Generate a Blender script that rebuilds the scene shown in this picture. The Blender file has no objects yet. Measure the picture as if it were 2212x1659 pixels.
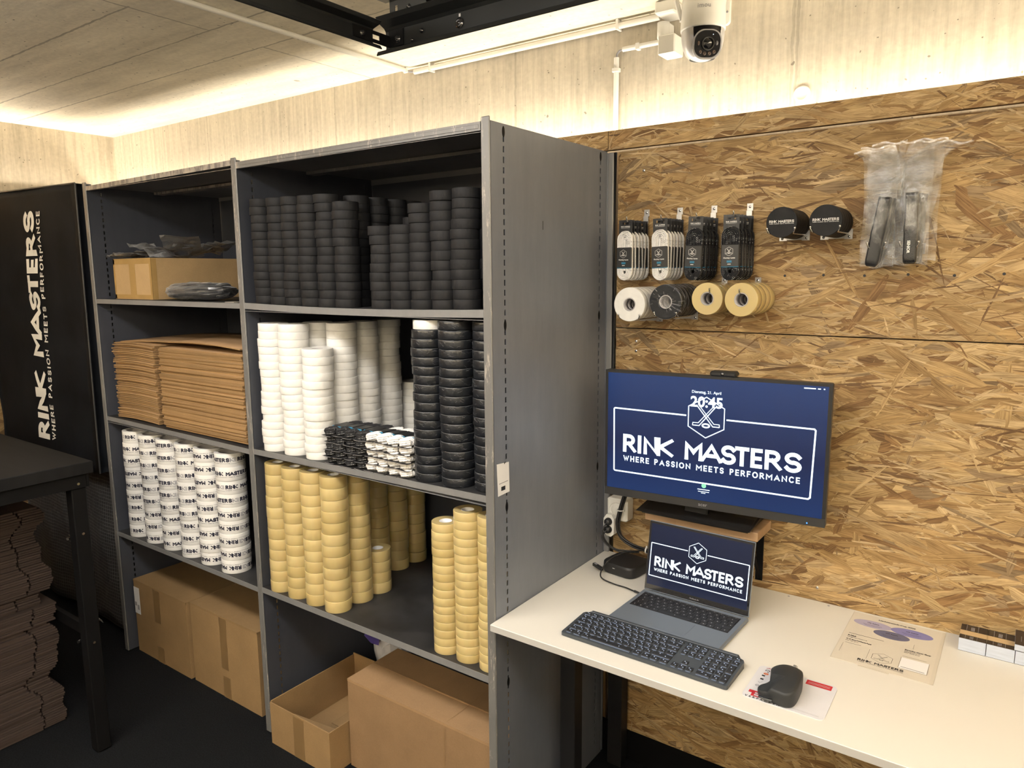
import bpy, math, random
from mathutils import Vector, Matrix
random.seed(7)
S = bpy.context.scene
COL = S.collection
PI = math.pi
# ------------------------------------------------------------------ camera
cam_d = bpy.data.cameras.new('camera'); cam = bpy.data.objects.new('camera', cam_d); COL.objects.link(cam)
cam_d.sensor_width = 36.0; cam_d.lens = 1571.32*36.0/2212.0; cam_d.clip_start = .02
_r = Vector((0.81297716, 0.58224311, -0.00781593)); _u = Vector((-0.08148275, 0.12704318, 0.98854468)); _f = Vector((-0.57656629, 0.80302739, -0.15072597))
cam.matrix_world = Matrix(((_r.x, _u.x, -_f.x, 1.0948), (_r.y, _u.y, -_f.y, -2.0483), (_r.z, _u.z, -_f.z, 1.6314), (0, 0, 0, 1)))
S.camera = cam
# ------------------------------------------------------------------ light and exposure
S.view_settings.view_transform = 'Standard'; S.view_settings.look = 'None'
S.view_settings.exposure = 0.0; S.view_settings.gamma = 1.0; S.view_settings.use_curve_mapping = False
wd = bpy.data.worlds.new('world'); S.world = wd; wd.use_nodes = True
wd.node_tree.nodes['Background'].inputs[0].default_value = (.55, .62, .8, 1); wd.node_tree.nodes['Background'].inputs[1].default_value = .02
WARM = (1.0, .88, .70); NEUT = (1.0, .965, .93)
def area(name, loc, size, sy, power, color, rot=(0, 0, 0), spread=180):
    l = bpy.data.lights.new(name, 'AREA'); l.shape = 'RECTANGLE'; l.size = size; l.size_y = sy; l.energy = power; l.color = color
    l.spread = math.radians(spread)
    o = bpy.data.objects.new(name, l); COL.objects.link(o); o.location = loc; o.rotation_euler = rot
    return o
HC = 2.4                      # ceiling height
# LED strips lying on top of the board cladding, shining up against the concrete
area('led_strip_back', (-.3, .026, 2.008), 5.7, .02, 24, WARM, (PI, 0, 0))
area('led_strip_left', (-3.160, -1.6, 2.008), .02, 3.0, 28, WARM, (PI, 0, 0))
area('led_strip_right', (2.5, -1.9, 2.062), .02, 3.6, 85, WARM, (PI, 0, 0))
area('led_strip_front', (-.3, -4.1, 2.062), 5.0, .02, 125, WARM, (PI, 0, 0))
# ceiling lamps of the shop behind the photographer, plus an added upward fill
area('ceiling_lamp_shop', (-.1, -1.78, 2.37), 2.6, .35, 54, NEUT)
area('ceiling_fill_up', (-.6, -1.80, 2.22), 2.8, .08, 15, NEUT, (PI, 0, 0))  # fill light added out of view to brighten the ceiling
area('ceiling_lamp_rear', (.2, -3.3, 2.37), 2.2, .6, 20, NEUT)

# ------------------------------------------------------------------ materials
M = {}
def newmat(name):
    m = bpy.data.materials.new(name); m.use_nodes = True; M[name] = m
    nt = m.node_tree; b = nt.nodes['Principled BSDF']
    return m, nt, b
def N(nt, t, **kw):
    n = nt.nodes.new(t)
    for k, v in kw.items():
        if k.startswith('i_'):
            key = k[2:]; n.inputs[int(key) if key.isdigit() else key].default_value = v
        else: setattr(n, k, v)
    return n
def c4(c): return (c[0], c[1], c[2], 1)
def simple(name, col, rough=.5, metal=0, coat=0, var=0, scale=20, bump=0, bscale=80, emis=None, es=0, stretch=None, trans=0, alpha=1, spec=.5):
    m, nt, b = newmat(name)
    b.inputs['Base Color'].default_value = c4(col); b.inputs['Roughness'].default_value = rough
    b.inputs['Metallic'].default_value = metal; b.inputs['Coat Weight'].default_value = coat
    b.inputs['Specular IOR Level'].default_value = spec
    b.inputs['Transmission Weight'].default_value = trans; b.inputs['Alpha'].default_value = alpha
    if emis: b.inputs['Emission Color'].default_value = c4(emis); b.inputs['Emission Strength'].default_value = es
    tc = N(nt, 'ShaderNodeTexCoord')
    src = tc.outputs['Object']
    if stretch:
        mp = N(nt, 'ShaderNodeMapping'); mp.inputs['Scale'].default_value = stretch; nt.links.new(src, mp.inputs[0]); src = mp.outputs[0]
    if var:
        n = N(nt, 'ShaderNodeTexNoise'); n.inputs['Scale'].default_value = scale; n.inputs['Detail'].default_value = 5; nt.links.new(src, n.inputs[0])
        r = N(nt, 'ShaderNodeValToRGB'); r.color_ramp.elements[0].position = .3; r.color_ramp.elements[1].position = .7
        r.color_ramp.elements[0].color = c4([x*(1-var) for x in col]); r.color_ramp.elements[1].color = c4([min(1, x*(1+var)) for x in col])
        nt.links.new(n.outputs[0], r.inputs[0]); nt.links.new(r.outputs[0], b.inputs['Base Color'])
    if bump:
        n = N(nt, 'ShaderNodeTexNoise'); n.inputs['Scale'].default_value = bscale; n.inputs['Detail'].default_value = 4; nt.links.new(src, n.inputs[0])
        bp = N(nt, 'ShaderNodeBump'); bp.inputs['Strength'].default_value = bump; bp.inputs['Distance'].default_value = .002
        nt.links.new(n.outputs[0], bp.inputs['Height']); nt.links.new(bp.outputs[0], b.inputs['Normal'])
    return m
def math_(nt, op, a, b=None, clamp=False):
    n = nt.nodes.new('ShaderNodeMath'); n.operation = op; n.use_clamp = clamp
    for i, v in enumerate((a, b)):
        if v is None: continue
        if isinstance(v, (int, float)): n.inputs[i].default_value = v
        else: nt.links.new(v, n.inputs[i])
    return n.outputs[0]
def mixc(nt, fac, a, b, mode='MIX'):
    n = nt.nodes.new('ShaderNodeMix'); n.data_type = 'RGBA'; n.blend_type = mode
    for sock, v in ((n.inputs[0], fac), (n.inputs[6], a), (n.inputs[7], b)):
        if isinstance(v, (int, float)): sock.default_value = v
        elif isinstance(v, tuple): sock.default_value = c4(v)
        else: nt.links.new(v, sock)
    return n.outputs[2]

def concrete(name, col, stretch, joints_x=(), joints_y=(), axis='z'):
    """board-marked concrete: streaks, blotches, bug holes, joints at given world positions"""
    m, nt, b = newmat(name)
    geo = N(nt, 'ShaderNodeNewGeometry'); pos = geo.outputs['Position']
    mp = N(nt, 'ShaderNodeMapping'); mp.inputs['Scale'].default_value = stretch; nt.links.new(pos, mp.inputs[0])
    st = N(nt, 'ShaderNodeTexNoise', i_Scale=9.0, i_Detail=8.0, i_Roughness=.65); nt.links.new(mp.outputs[0], st.inputs[0])
    bl = N(nt, 'ShaderNodeTexNoise', i_Scale=2.3, i_Detail=6.0, i_Roughness=.6); nt.links.new(pos, bl.inputs[0])
    fn = N(nt, 'ShaderNodeTexNoise', i_Scale=60.0, i_Detail=4.0); nt.links.new(pos, fn.inputs[0])
    v = math_(nt, 'ADD', math_(nt, 'MULTIPLY', st.outputs[0], .58), math_(nt, 'ADD', math_(nt, 'MULTIPLY', bl.outputs[0], .27), math_(nt, 'MULTIPLY', fn.outputs[0], .2)))
    r = N(nt, 'ShaderNodeValToRGB'); r.color_ramp.elements[0].position = .40; r.color_ramp.elements[1].position = .64
    r.color_ramp.elements[0].color = c4([x*.74 for x in col]); r.color_ramp.elements[1].color = c4([min(1, x*1.10) for x in col])
    nt.links.new(v, r.inputs[0]); colr = r.outputs[0]
    hole = None
    wob = N(nt, 'ShaderNodeTexNoise', i_Scale=25.0, i_Detail=3.0); nt.links.new(pos, wob.inputs[0])
    wadd = N(nt, 'ShaderNodeVectorMath', operation='MULTIPLY_ADD'); nt.links.new(wob.outputs[1], wadd.inputs[0]); wadd.inputs[1].default_value = (.03, .03, .03); nt.links.new(pos, wadd.inputs[2])
    for sc, thr, rad in ((14.0, .36, .060), (38.0, .55, .11), (5.0, .16, .050)):
        vo = N(nt, 'ShaderNodeTexVoronoi', i_Scale=sc); nt.links.new(wadd.outputs[0], vo.inputs[0])
        sep = N(nt, 'ShaderNodeSeparateColor'); nt.links.new(vo.outputs['Color'], sep.inputs[0])
        pick = math_(nt, 'LESS_THAN', sep.outputs[0], thr)
        rr = math_(nt, 'MULTIPLY', math_(nt, 'ADD', sep.outputs[1], .35), rad)
        d = math_(nt, 'MULTIPLY', pick, math_(nt, 'LESS_THAN', vo.outputs['Distance'], rr))
        hole = d if hole is None else math_(nt, 'MAXIMUM', hole, d)
    colr = mixc(nt, math_(nt, 'MULTIPLY', hole, .72), colr, tuple(x*.26 for x in col))
    sx = N(nt, 'ShaderNodeSeparateXYZ'); nt.links.new(pos, sx.inputs[0])
    groove = None
    for k, lst in ((0, joints_x), (1, joints_y)):
        for q, lim in lst:
            # lim: (other axis min, max)
            dd = math_(nt, 'ABSOLUTE', math_(nt, 'ADD', sx.outputs[k], math_(nt, 'ADD', math_(nt, 'MULTIPLY', math_(nt, 'SUBTRACT', wob.outputs[0], .5), .012), -q)))
            g = math_(nt, 'LESS_THAN', dd, math_(nt, 'ADD', math_(nt, 'MULTIPLY', bl.outputs[0], .006), .0005))
            if lim:
                oth = sx.outputs[1-k]
                g = math_(nt, 'MULTIPLY', g, math_(nt, 'MULTIPLY', math_(nt, 'GREATER_THAN', oth, lim[0]), math_(nt, 'LESS_THAN', oth, lim[1])))
            groove = g if groove is None else math_(nt, 'MAXIMUM', groove, g)
    h = math_(nt, 'MULTIPLY', hole, -1.0)
    if groove is not None:
        colr = mixc(nt, math_(nt, 'MULTIPLY', groove, .62 if axis == 'c' else .30), colr, tuple(x*.3 for x in col)); h = math_(nt, 'SUBTRACT', h, groove)
    h = math_(nt, 'ADD', h, math_(nt, 'MULTIPLY', v, 1.1))
    bp = N(nt, 'ShaderNodeBump', i_Strength=.55, i_Distance=.006); nt.links.new(h, bp.inputs['Height']); nt.links.new(bp.outputs[0], b.inputs['Normal'])
    nt.links.new(colr, b.inputs['Base Color']); b.inputs['Roughness'].default_value = .85; b.inputs['Specular IOR Level'].default_value = .2
    return m
concrete('concrete_wall', (.56, .51, .42), (5.5, 5.5, .30), joints_x=((-1.344, None), (-.423, None), (.500, None), (.512, None), (-2.27, None)))
concrete('concrete_ceiling', (.84, .79, .67), (.16, 1, 1), axis='c', joints_x=((-1.12, (-.41, .2)), (-1.11, (-2.6, -.61))), joints_y=((-.61, (-9, -.78)), (-.405, None), (-1.35, None), (-.87, (-9, -1.1))))
concrete('concrete_side', (.56, .50, .40), (5.5, 5.5, .30), joints_y=((-.9, None),))

def osb():
    m, nt, b = newmat('osb_board')
    uv = N(nt, 'ShaderNodeUVMap'); uv.uv_map = 'UVMap'
    at = N(nt, 'ShaderNodeAttribute'); at.attribute_name = 'chip'
    mp = N(nt, 'ShaderNodeMapping'); mp.inputs['Scale'].default_value = (12, 420, 1); nt.links.new(uv.outputs[0], mp.inputs[0])
    g = N(nt, 'ShaderNodeTexNoise', i_Scale=1.0, i_Detail=5.0, i_Roughness=.7, i_Distortion=.6); nt.links.new(mp.outputs[0], g.inputs[0])
    mp2 = N(nt, 'ShaderNodeMapping'); mp2.inputs['Scale'].default_value = (14, 60, 1); nt.links.new(uv.outputs[0], mp2.inputs[0])
    g2 = N(nt, 'ShaderNodeTexNoise', i_Scale=1.0, i_Detail=3.0); nt.links.new(mp2.outputs[0], g2.inputs[0])
    r = N(nt, 'ShaderNodeValToRGB'); e = r.color_ramp.elements
    e[0].position = .32; e[0].color = (.42, .36, .30, 1); e[1].position = .56; e[1].color = (1.0, 1.0, 1.0, 1)
    nt.links.new(g.outputs[0], r.inputs[0])
    r2 = N(nt, 'ShaderNodeValToRGB'); e = r2.color_ramp.elements
    e[0].position = .3; e[0].color = (.70, .66, .60, 1); e[1].position = .62; e[1].color = (1.08, 1.06, 1.02, 1)
    nt.links.new(g2.outputs[0], r2.inputs[0])
    c = mixc(nt, 1.0, at.outputs['Color'], r.outputs[0], 'MULTIPLY'); c = mixc(nt, 1.0, c, r2.outputs[0], 'MULTIPLY')
    nt.links.new(c, b.inputs['Base Color'])
    bp = N(nt, 'ShaderNodeBump', i_Strength=.35, i_Distance=.001); nt.links.new(g.outputs[0], bp.inputs['Height']); nt.links.new(bp.outputs[0], b.inputs['Normal'])
    b.inputs['Roughness'].default_value = .62; b.inputs['Specular IOR Level'].default_value = .3
osb()
simple('osb_edge', (.20, .12, .055), .8, var=.4, scale=60)
simple('carpet', (.007, .0078, .0095), .95, var=.6, scale=220, bump=1, bscale=400, spec=.15)
simple('dark_plinth', (.004, .004, .0045), .9, spec=.1)
simple('plain_wall', (.60, .57, .50), .9, var=.1)

def painted(name, col, wear=.0, rough=.42):
    m, nt, b = newmat(name)
    tc = N(nt, 'ShaderNodeTexCoord'); p = tc.outputs['Object']
    n1 = N(nt, 'ShaderNodeTexNoise', i_Scale=2.2, i_Detail=6.0, i_Roughness=.6); nt.links.new(p, n1.inputs[0])
    mp = N(nt, 'ShaderNodeMapping'); mp.inputs['Scale'].default_value = (14, 14, 2.2); nt.links.new(p, mp.inputs[0])
    n2 = N(nt, 'ShaderNodeTexNoise', i_Scale=1.5, i_Detail=7.0, i_Roughness=.75); nt.links.new(mp.outputs[0], n2.inputs[0])
    r = N(nt, 'ShaderNodeValToRGB'); r.color_ramp.elements[0].position = .3; r.color_ramp.elements[1].position = .7
    r.color_ramp.elements[0].color = c4([x*.80 for x in col]); r.color_ramp.elements[1].color = c4([x*1.14 for x in col])
    nt.links.new(math_(nt, 'ADD', math_(nt, 'MULTIPLY', n1.outputs[0], .6), math_(nt, 'MULTIPLY', n2.outputs[0], .4)), r.inputs[0])
    c = r.outputs[0]
    rs = N(nt, 'ShaderNodeValToRGB'); rs.color_ramp.elements[0].position = .69; rs.color_ramp.elements[1].position = .76
    nt.links.new(n2.outputs[0], rs.inputs[0])
    c = mixc(nt, math_(nt, 'MULTIPLY', rs.outputs[0], .5), c, tuple(x*.4 for x in col))
    if wear:
        n3 = N(nt, 'ShaderNodeTexNoise', i_Scale=12.0, i_Detail=10.0, i_Roughness=.8); mp3 = N(nt, 'ShaderNodeMapping'); mp3.inputs['Scale'].default_value = (4, 4, .7); nt.links.new(p, mp3.inputs[0]); nt.links.new(mp3.outputs[0], n3.inputs[0])
        rw = N(nt, 'ShaderNodeValToRGB'); rw.color_ramp.elements[0].position = .62-wear*.2; rw.color_ramp.elements[1].position = .67-wear*.2
        nt.links.new(n3.outputs[0], rw.inputs[0]); c = mixc(nt, rw.outputs[0], c, (.42, .38, .34))
    nt.links.new(c, b.inputs['Base Color']); b.inputs['Roughness'].default_value = rough; b.inputs['Metallic'].default_value = .25
    return m
painted('shelf_paint_bluelit', (.188, .203, .243))  # grey paint with the screen's blue glow put into its colour
painted('shelf_paint_shaded', (.070, .076, .096))  # same paint, darkened to stand in for shade inside the bays
painted('shelf_edge', (.20, .197, .195), wear=.30)
painted('shelf_lip', (.25, .25, .255), wear=0)
painted('shelf_worn', (.19, .18, .175), wear=.75)
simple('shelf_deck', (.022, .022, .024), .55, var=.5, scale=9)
simple('puck_rubber', (.0125, .0125, .014), .6, spec=.25, var=.25, scale=30, bump=.25, bscale=900)
simple('white_tape', (.80, .79, .76), .6, var=.04, scale=60, bump=.3, bscale=90, coat=.25)
simple('black_tape', (.009, .0105, .014), .5, var=.3, scale=60, bump=1, bscale=75, coat=.55, spec=.3)
simple('clear_film', (.9, .9, .92), .15, alpha=.12)
simple('core_card', (.42, .40, .40), .8)
simple('core_white', (.85, .85, .86), .6)
def honey():
    m, nt, b = newmat('clear_tape')
    b.inputs['Base Color'].default_value = (.66, .50, .20, 1); b.inputs['Roughness'].default_value = .30; b.inputs['Coat Weight'].default_value = .7; b.inputs['Coat Roughness'].default_value = .08
    b.inputs['Subsurface Weight'].default_value = .25; b.inputs['Subsurface Radius'].default_value = (.02, .012, .004); b.inputs['Subsurface Scale'].default_value = .6
    oi = N(nt, 'ShaderNodeObjectInfo')
    c = mixc(nt, oi.outputs['Random'], (.50, .385, .165), (.60, .475, .225)); nt.links.new(c, b.inputs['Base Color'])
    tc = N(nt, 'ShaderNodeTexCoord'); mp = N(nt, 'ShaderNodeMapping'); mp.inputs['Scale'].default_value = (70, 70, 9); nt.links.new(tc.outputs['Object'], mp.inputs[0])
    n = N(nt, 'ShaderNodeTexNoise', i_Scale=1.0, i_Detail=3.0); nt.links.new(mp.outputs[0], n.inputs[0])
    bp = N(nt, 'ShaderNodeBump', i_Strength=.2, i_Distance=.002); nt.links.new(n.outputs[0], bp.inputs['Height']); nt.links.new(bp.outputs[0], b.inputs['Normal'])
honey()
simple('print_white', (.80, .79, .77), .45, var=.03, coat=.2)
simple('ink_black', (.012, .012, .016), .5)
simple('ink_navy', (.012, .014, .035), .5)
simple('ink_grey', (.30, .30, .33), .6)
simple('ink_white', (.80, .79, .76), .6)
def cardb(name, col, stretch=(3, 3, 60)):
    m, nt, b = newmat(name)
    tc = N(nt, 'ShaderNodeTexCoord'); p = tc.outputs['Object']; oi = N(nt, 'ShaderNodeObjectInfo')
    n1 = N(nt, 'ShaderNodeTexNoise', i_Scale=7.0, i_Detail=6.0, i_Roughness=.65); nt.links.new(p, n1.inputs[0])
    n2 = N(nt, 'ShaderNodeTexNoise', i_Scale=260.0, i_Detail=2.0); nt.links.new(p, n2.inputs[0])
    r = N(nt, 'ShaderNodeValToRGB'); r.color_ramp.elements[0].position = .3; r.color_ramp.elements[1].position = .7
    r.color_ramp.elements[0].color = c4([x*.84 for x in col]); r.color_ramp.elements[1].color = c4([x*1.12 for x in col])
    nt.links.new(math_(nt, 'ADD', math_(nt, 'MULTIPLY', n1.outputs[0], .7), math_(nt, 'MULTIPLY', n2.outputs[0], .3)), r.inputs[0])
    k = math_(nt, 'ADD', math_(nt, 'MULTIPLY', oi.outputs['Random'], .3), .82)
    cb = N(nt, 'ShaderNodeCombineColor')
    for i in range(3): nt.links.new(k, cb.inputs[i])
    nt.links.new(mixc(nt, 1.0, r.outputs[0], cb.outputs[0], 'MULTIPLY'), b.inputs['Base Color'])
    b.inputs['Roughness'].default_value = .8; b.inputs['Specular IOR Level'].default_value = .25
    bp = N(nt, 'ShaderNodeBump', i_Strength=.25, i_Distance=.002); nt.links.new(n1.outputs[0], bp.inputs['Height']); nt.links.new(bp.outputs[0], b.inputs['Normal'])
    return m
cardb('cardboard', (.29, .185, .088)); cardb('carton_light', (.47, .32, .16)); cardb('carton_brown', (.32, .20, .105)); cardb('carton_edge', (.31, .19, .085)); cardb('carton_shaded', (.058, .041, .035))  # last one: the shadow under the table is put into its colour
simple('parcel_tape', (.40, .255, .095), .25, coat=.5, var=.08, bump=.2, bscale=60)
simple('kraft_tape', (.235, .148, .066), .3, coat=.4)
def film(name, col, a, rough=.12):
    m, nt, b = newmat(name); nt.nodes.remove(b); out = nt.nodes['Material Output']
    tr = N(nt, 'ShaderNodeBsdfTransparent'); gl = N(nt, 'ShaderNodeBsdfGlossy'); gl.inputs['Roughness'].default_value = rough
    df = N(nt, 'ShaderNodeBsdfDiffuse'); df.inputs[0].default_value = c4(col); tl = N(nt, 'ShaderNodeBsdfTranslucent'); tl.inputs[0].default_value = c4(col)
    tc = N(nt, 'ShaderNodeTexCoord'); n = N(nt, 'ShaderNodeTexNoise', i_Scale=28.0, i_Detail=6.0, i_Roughness=.6, i_Distortion=1.2); nt.links.new(tc.outputs['Object'], n.inputs[0])
    bp = N(nt, 'ShaderNodeBump', i_Strength=.9, i_Distance=.004); nt.links.new(n.outputs[0], bp.inputs['Height'])
    for s in (gl, df): nt.links.new(bp.outputs[0], s.inputs['Normal'])
    m1 = N(nt, 'ShaderNodeMixShader'); m1.inputs[0].default_value = .5; nt.links.new(df.outputs[0], m1.inputs[1]); nt.links.new(tl.outputs[0], m1.inputs[2])
    m2 = N(nt, 'ShaderNodeMixShader'); m2.inputs[0].default_value = .45; nt.links.new(m1.outputs[0], m2.inputs[1]); nt.links.new(gl.outputs[0], m2.inputs[2])
    m3 = N(nt, 'ShaderNodeMixShader'); nt.links.new(tr.outputs[0], m3.inputs[1]); nt.links.new(m2.outputs[0], m3.inputs[2])
    rr = N(nt, 'ShaderNodeValToRGB'); rr.color_ramp.elements[0].position = .4; rr.color_ramp.elements[1].position = .75
    rr.color_ramp.elements[0].color = (a*.5,)*3+(1,); rr.color_ramp.elements[1].color = (min(1, a*2.0),)*3+(1,)
    nt.links.new(n.outputs[0], rr.inputs[0]); nt.links.new(rr.outputs[0], m3.inputs[0])
    nt.links.new(m3.outputs[0], out.inputs[0])
film('plastic_film', (.95, .94, .92), .26)
def film2(name, col, a):
    m, nt, b = newmat(name); nt.nodes.remove(b); out = nt.nodes['Material Output']
    tr = N(nt, 'ShaderNodeBsdfTransparent'); gl = N(nt, 'ShaderNodeBsdfGlossy'); gl.inputs['Roughness'].default_value = .09
    df = N(nt, 'ShaderNodeBsdfDiffuse'); df.inputs[0].default_value = c4(col)
    m2 = N(nt, 'ShaderNodeMixShader'); m2.inputs[0].default_value = .6; nt.links.new(df.outputs[0], m2.inputs[1]); nt.links.new(gl.outputs[0], m2.inputs[2])
    fr = N(nt, 'ShaderNodeFresnel', i_IOR=1.45); m3 = N(nt, 'ShaderNodeMixShader'); nt.links.new(math_(nt, 'ADD', math_(nt, 'MULTIPLY', fr.outputs[0], 1.3), a, True), m3.inputs[0])
    nt.links.new(tr.outputs[0], m3.inputs[1]); nt.links.new(m2.outputs[0], m3.inputs[2]); nt.links.new(m3.outputs[0], out.inputs[0])
film2('zip_clear', (.95, .95, .96), .05)
film('plastic_seal', (.9, .9, .9), .30); film('bag_clear', (.95, .95, .94), .12); film('tape_wrap', (.9, .9, .9), .10, .08)
simple('bag_white', (.62, .61, .64), .4, var=.1, bump=.8, bscale=14)
simple('bag_purple', (.06, .04, .22), .4)
simple('bag_black', (.02, .02, .022), .25, bump=1, bscale=20, coat=.5)
def lace(name, a, bcol, sc):
    m, nt, b = newmat(name)
    tc = N(nt, 'ShaderNodeTexCoord'); uv = tc.outputs['UV']
    sx = N(nt, 'ShaderNodeSeparateXYZ'); nt.links.new(uv, sx.inputs[0])
    # a stitched tick line along the lace: dashes on part of its width
    d = math_(nt, 'LESS_THAN', math_(nt, 'FRACT', math_(nt, 'MULTIPLY', sx.outputs[0], sc)), .55)
    w = math_(nt, 'MULTIPLY', math_(nt, 'GREATER_THAN', math_(nt, 'FRACT', math_(nt, 'MULTIPLY', sx.outputs[1], 4.0)), .70), math_(nt, 'LESS_THAN', math_(nt, 'FRACT', math_(nt, 'MULTIPLY', sx.outputs[1], 4.0)), .98))
    nz = N(nt, 'ShaderNodeTexNoise', i_Scale=70.0, i_Detail=2.0); nt.links.new(tc.outputs['Object'], nz.inputs[0]); w2 = math_(nt, 'MULTIPLY', w, math_(nt, 'GREATER_THAN', nz.outputs[0], .53)); w = w2
    f = math_(nt, 'MULTIPLY', d, math_(nt, 'MAXIMUM', w, w2))
    nt.links.new(mixc(nt, f, a, bcol), b.inputs['Base Color']); b.inputs['Roughness'].default_value = .85
    n = N(nt, 'ShaderNodeTexNoise', i_Scale=900.0); nt.links.new(tc.outputs['Object'], n.inputs[0])
    bp = N(nt, 'ShaderNodeBump', i_Strength=.4, i_Distance=.001); nt.links.new(n.outputs[0], bp.inputs['Height']); nt.links.new(bp.outputs[0], b.inputs['Normal'])
lace('lace_white', (.82, .80, .78), (.03, .03, .035), 220.0); lace('lace_black', (.012, .012, .014), (.5, .5, .5), 220.0)
simple('card_black', (.018, .018, .019), .45, coat=.1)
simple('card_blue', (.02, .17, .30), .5)
simple('steel', (.55, .54, .53), .25, metal=1); simple('zinc', (.42, .41, .40), .38, metal=1, var=.15)
simple('black_metal', (.005, .005, .0055), .6, spec=.14, var=.2, scale=8)
simple('rail_metal', (.022, .024, .025), .36, metal=.4, var=.2, scale=6)
simple('plate_metal', (.09, .095, .10), .35, metal=.6)
simple('black_plastic', (.014, .014, .015), .45); simple('black_gloss', (.008, .008, .01), .12, coat=1)
simple('bezel_plastic', (.030, .030, .031), .4)
simple('white_plastic', (.78, .77, .73), .4); simple('conduit_white', (.74, .73, .70), .35)
simple('silver_plastic', (.38, .38, .40), .3, metal=.5)
simple('desk_laminate', (.64, .62, .575), .45, var=.015, scale=4); simple('desk_edge', (.46, .45, .43), .5)
simple('desk_leg_black', (.008, .008, .009), .5)
simple('table_black', (.0085, .0085, .009), .65, var=.25, scale=2.5, stretch=(1, 9, 1), spec=.16)
simple('mat_vinyl', (.0065, .0078, .0105), .7, spec=.12, var=.45, scale=5, bump=.8, bscale=7)
simple('mat_piping', (.035, .035, .036), .45)
def gridfab():
    m, nt, b = newmat('grid_fabric')
    geo = N(nt, 'ShaderNodeNewGeometry'); sx = N(nt, 'ShaderNodeSeparateXYZ'); nt.links.new(geo.outputs['Position'], sx.inputs[0])
    n = N(nt, 'ShaderNodeTexNoise', i_Scale=7.0, i_Detail=4.0); nt.links.new(geo.outputs['Position'], n.inputs[0])
    k = None
    for o in (0, 2):
        q = math_(nt, 'LESS_THAN', math_(nt, 'FRACT', math_(nt, 'ADD', math_(nt, 'MULTIPLY', sx.outputs[o], 62.0), math_(nt, 'MULTIPLY', n.outputs[0], 1.1))), .17)
        k = q if k is None else math_(nt, 'MAXIMUM', k, q)
    nt.links.new(mixc(nt, math_(nt, 'MULTIPLY', k, n.outputs[0]), (.032, .032, .034), (.22, .22, .225)), b.inputs['Base Color']); b.inputs['Roughness'].default_value = .6
    bp = N(nt, 'ShaderNodeBump', i_Strength=1.0, i_Distance=.02); nt.links.new(n.outputs[0], bp.inputs['Height']); nt.links.new(bp.outputs[0], b.inputs['Normal'])
gridfab()
def beech():
    m, nt, b = newmat('beech_board')
    tc = N(nt, 'ShaderNodeTexCoord'); p = tc.outputs['Object']
    br = N(nt, 'ShaderNodeTexBrick'); br.inputs['Scale'].default_value = 1.0; br.inputs['Mortar Size'].default_value = .0004
    br.inputs['Brick Width'].default_value = .13; br.inputs['Row Height'].default_value = .04; br.inputs['Bias'].default_value = 0
    br.inputs['Color1'].default_value = (.50, .34, .205, 1); br.inputs['Color2'].default_value = (.38, .245, .14, 1); br.inputs['Mortar'].default_value = (.3, .17, .1, 1)
    nt.links.new(p, br.inputs[0])
    mp = N(nt, 'ShaderNodeMapping'); mp.inputs['Scale'].default_value = (12, 200, 200); nt.links.new(p, mp.inputs[0])
    n = N(nt, 'ShaderNodeTexNoise', i_Scale=1.0, i_Detail=3.0); nt.links.new(mp.outputs[0], n.inputs[0])
    nt.links.new(mixc(nt, math_(nt, 'MULTIPLY', n.outputs[0], .35), br.outputs[0], (.30, .17, .09)), b.inputs['Base Color']); b.inputs['Roughness'].default_value = .45
beech()
def screen(name, c1, c2, k):
    m, nt, b = newmat(name)
    tc = N(nt, 'ShaderNodeTexCoord'); sx = N(nt, 'ShaderNodeSeparateXYZ'); nt.links.new(tc.outputs['Generated'], sx.inputs[0])
    n = N(nt, 'ShaderNodeTexNoise', i_Scale=3.0, i_Detail=2.0); nt.links.new(tc.outputs['Generated'], n.inputs[0])
    f = math_(nt, 'ADD', math_(nt, 'MULTIPLY', math_(nt, 'ABSOLUTE', math_(nt, 'SUBTRACT', sx.outputs[2], .42)), 1.5), math_(nt, 'MULTIPLY', n.outputs[0], .2), True)
    nt.links.new(mixc(nt, f, c1, c2), b.inputs['Emission Color']); b.inputs['Emission Strength'].default_value = k
    b.inputs['Base Color'].default_value = (.004, .004, .005, 1); b.inputs['Roughness'].default_value = .2
screen('monitor_screen', (.008, .017, .075), (.016, .048, .165), .95)
screen('laptop_screen', (.003, .009, .036), (.005, .016, .062), .8)
simple('screen_white', (.1, .1, .1), .4, emis=(.80, .93, 1.0), es=1.7)
simple('screen_green', (.05, .1, .1), .4, emis=(.3, .85, .5), es=1.0); simple('led_blue', (.02, .05, .2), .4, emis=(.05, .25, 1.0), es=3)
simple('laptop_alu', (.17, .20, .25), .42, metal=.35); simple('laptop_well', (.006, .006, .008), .5); simple('key_dark', (.010, .010, .013), .45)
simple('key_legend_dim', (.5, .5, .52), .5)
simple('keyboard_body', (.055, .064, .076), .42, metal=.2); simple('key_cap', (.013, .014, .017), .5)
simple('backlight', (.1, .1, .1), .5, emis=(.50, .66, 1.0), es=.55); simple('legend_glow', (.2, .2, .2), .5, emis=(.60, .74, 1.0), es=.9)
simple('mouse_rubber', (.020, .022, .024), .55); simple('pad_print', (.58, .58, .62), .5, var=.03)
simple('print_red', (.45, .02, .03), .5); simple('print_orange', (.6, .15, .05), .5)
simple('paper_sleeve', (.55, .51, .44), .3, coat=.3); simple('paper_print', (.58, .535, .46), .6)
simple('print_lilac', (.36, .33, .46), .6); simple('print_violet', (.20, .19, .40), .6); simple('print_indigo', (.12, .12, .20), .6)
simple('card_stock', (.50, .55, .66), .6, var=.12, scale=900, stretch=(.02, .02, 1)); simple('card_face', (.03, .022, .018), .4); simple('card_band', (.50, .36, .20), .6)
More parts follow.
